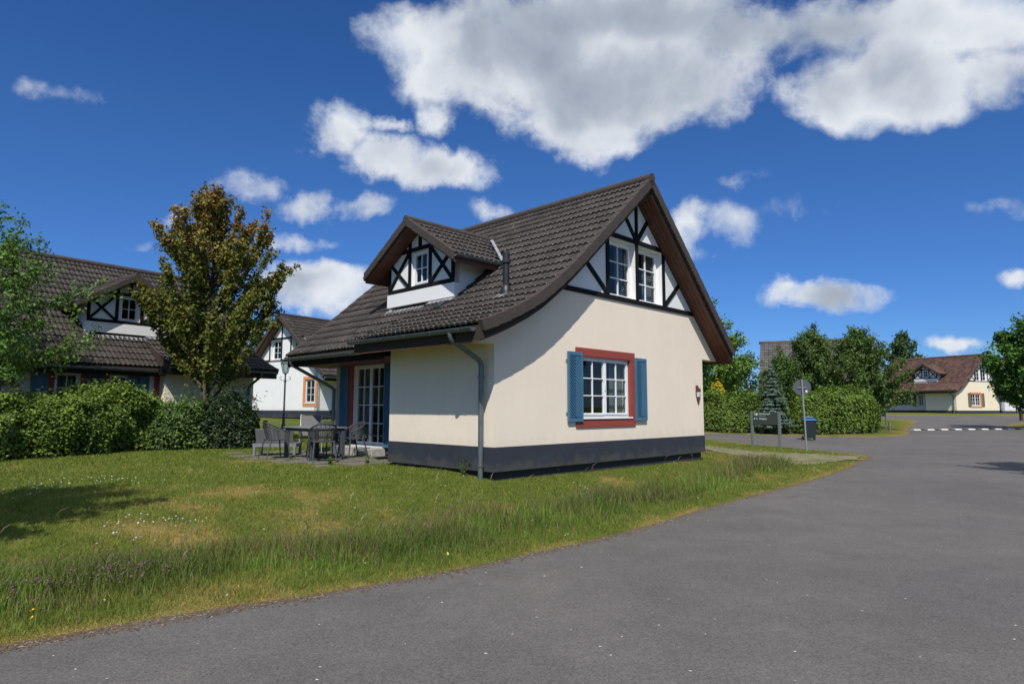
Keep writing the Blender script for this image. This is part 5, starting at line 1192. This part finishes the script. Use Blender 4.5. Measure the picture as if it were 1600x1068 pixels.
def road_sign():
    x, y = 10.75, 23.5; z = gz(x, y); r_ = empty('road_sign', (x, y, z), R(-20), label='round traffic sign seen from behind on a grey steel pole', category='sign')
    MB().tube([(.02, 0, -.3), (-.055, 0, 2.62)], .030, 12).build('pole', M['post'], r_, smooth=True)
    MB().poly([(-.05 + .30 * math.cos(k * math.pi / 18), -.052 + dy, 2.32 + .30 * math.sin(k * math.pi / 18)) for dy in (0.085, .09) for k in range(36)], [tuple(range(36)), tuple(range(36, 72))] + [(k, (k + 1) % 36, 36 + (k + 1) % 36, 36 + k) for k in range(36)]).build('sign_disc', M['signback'], r_)
    MB().box(-.21, .11, .0, .030, 2.30, 2.325).build('clamp', M['post'], r_); MB().box(.06, .12, .025, .032, 2.14, 2.22).build('sticker', M['letter'], r_)
road_sign()
def bin_():
    x, y = 14.65, 31.6; r_ = empty('wheelie_bin', (x, y, rz(y) + .0), R(-12), label='dark wheeled bin with blue lid standing on the side road', category='bin')
    b = MB().poly([(-.21, -.24, .10), (.21, -.24, .10), (.21, .22, .10), (-.21, .22, .10), (-.28, -.32, .95), (.28, -.32, .95), (.28, .32, .95), (-.28, .32, .95)], [(0, 1, 2, 3), (4, 5, 6, 7), (0, 1, 5, 4), (1, 2, 6, 5), (2, 3, 7, 6), (3, 0, 4, 7)]); b.build('body', M['bin'], r_, bevel=.03)
    MB().box(-.30, .30, -.34, .34, .92, .965).build('rim', M['bin'], r_, bevel=.012)
    MB().poly([(-.29, -.36, .97), (.33, -.38, .97), (.33, .30, .98), (-.29, .30, .98), (-.27, -.33, 1.0), (.27, -.33, 1.0), (.25, .28, 1.06), (-.25, .28, 1.06)], [(0, 1, 2, 3), (4, 5, 6, 7), (0, 1, 5, 4), (1, 2, 6, 5), (2, 3, 7, 6), (3, 0, 4, 7)]).build('lid', M['binlid'], r_, bevel=.012)
    MB().box(-.26, .22, .05, .36, 1.062, 1.15).build('hood', M['binhood'], r_, bevel=.03)
    MB().tube([(-.2, .38, .98), (.2, .38, .98)], .02, 8).build('handle', M['bin'], r_)
    for sx in (-.27, .27): MB().tube([(sx - .03, .26, .10), (sx + .03, .26, .10)], .10, 14).build('wheel', M['black'], r_)
bin_()
def speed_bump():
    a, b = Vector((25.3, 40.6)), Vector((35.2, 42.4)); d = b - a; L_ = d.length; n = 20; r_ = empty('speed_bump', (a.x, a.y, 0), math.atan2(d.y, d.x), label='low speed bump of black rubber and white blocks across the road', category='speed bump')
    for k in range(n):
        x0, x1 = L_ * k / n, L_ * (k + 1) / n - .015; ya = a + d * (k + .5) / n; z = float(rz(ya.y)) + .004
        MB().poly([(x, yy, z + zz) for x in (x0, x1) for yy, zz in ((-.22, 0), (-.12, .045), (.12, .045), (.22, 0))], [(0, 1, 2, 3), (7, 6, 5, 4), (0, 1, 5, 4), (1, 2, 6, 5), (2, 3, 7, 6), (3, 0, 4, 7)]).build('bump_block', M['bumpw' if k % 2 == 0 else 'bump'], r_)
speed_bump()
x, y = 24.6, 43.0; r_ = empty('utility_box', (x, y, gz(x, y)), R(-25), label='small grey box with pale lid on a post beside the dark corner shrub', category='utility box')
MB().box(-.42, .42, -.2, .2, .75, 1.25).build('body', M['signpost'], r_, bevel=.02); MB().box(-.50, .50, -.26, .26, 1.255, 1.30).build('lid', M['frame'], r_, bevel=.01); MB().box(.36, .41, -.22, -.21, -.2, .749).box(-.41, -.36, -.22, -.21, -.2, .749).build('leg', M['post'], r_)
x, y = 22.9, 38.9; r_ = empty('marker_post', (x, y, gz(x, y)), label='short weathered wooden marker post on the grassy corner bank', category='post'); MB().box(-.04, .04, -.04, .04, -.1, .55).build('post', M['paver'], r_)
# grit and weeds at the foot of the wall
def weed(x, y, hh, n, label):
    r_ = empty('weed', (x, y, gz(x, y)), label=label, category='plant'); s = MB(); P, D = [], []
    for k in range(n):
        a = random.uniform(0, 6.28); e = (math.cos(a) * hh * .3, math.sin(a) * hh * .3, hh * random.uniform(.6, 1)); s.tube([(0, 0, 0), (e[0] * .4, e[1] * .4, e[2] * .6), e], .004, 4)
        for q in np.linspace(.15, 1, 9): P.append((e[0] * q, e[1] * q, e[2] * q)); D.append((math.cos(a), math.sin(a), .5))
    s.build('stem', M['blade'] if False else M['twig'], r_); P = np.array(P) + rng.normal(0, .015, (len(P), 3)); V, F, C = leaves(P, np.array(D), np.full(len(P), .055), mixcol((.05, .10, .02), (.10, .18, .03), rng.random(len(P)))); npmesh('leaf', V, F, M['leaf'], C, parent=r_)
weed(*hw(-.14, .62), .30, 5, 'small weed growing against the plinth left of the downpipe'); weed(*hw(-.25, 3.7), .22, 6, 'weed sprouting by the doorstep beside the bay corner'); weed(*hw(-1.0, 3.9), .18, 6, 'weed between the terrace slabs near the chairs')
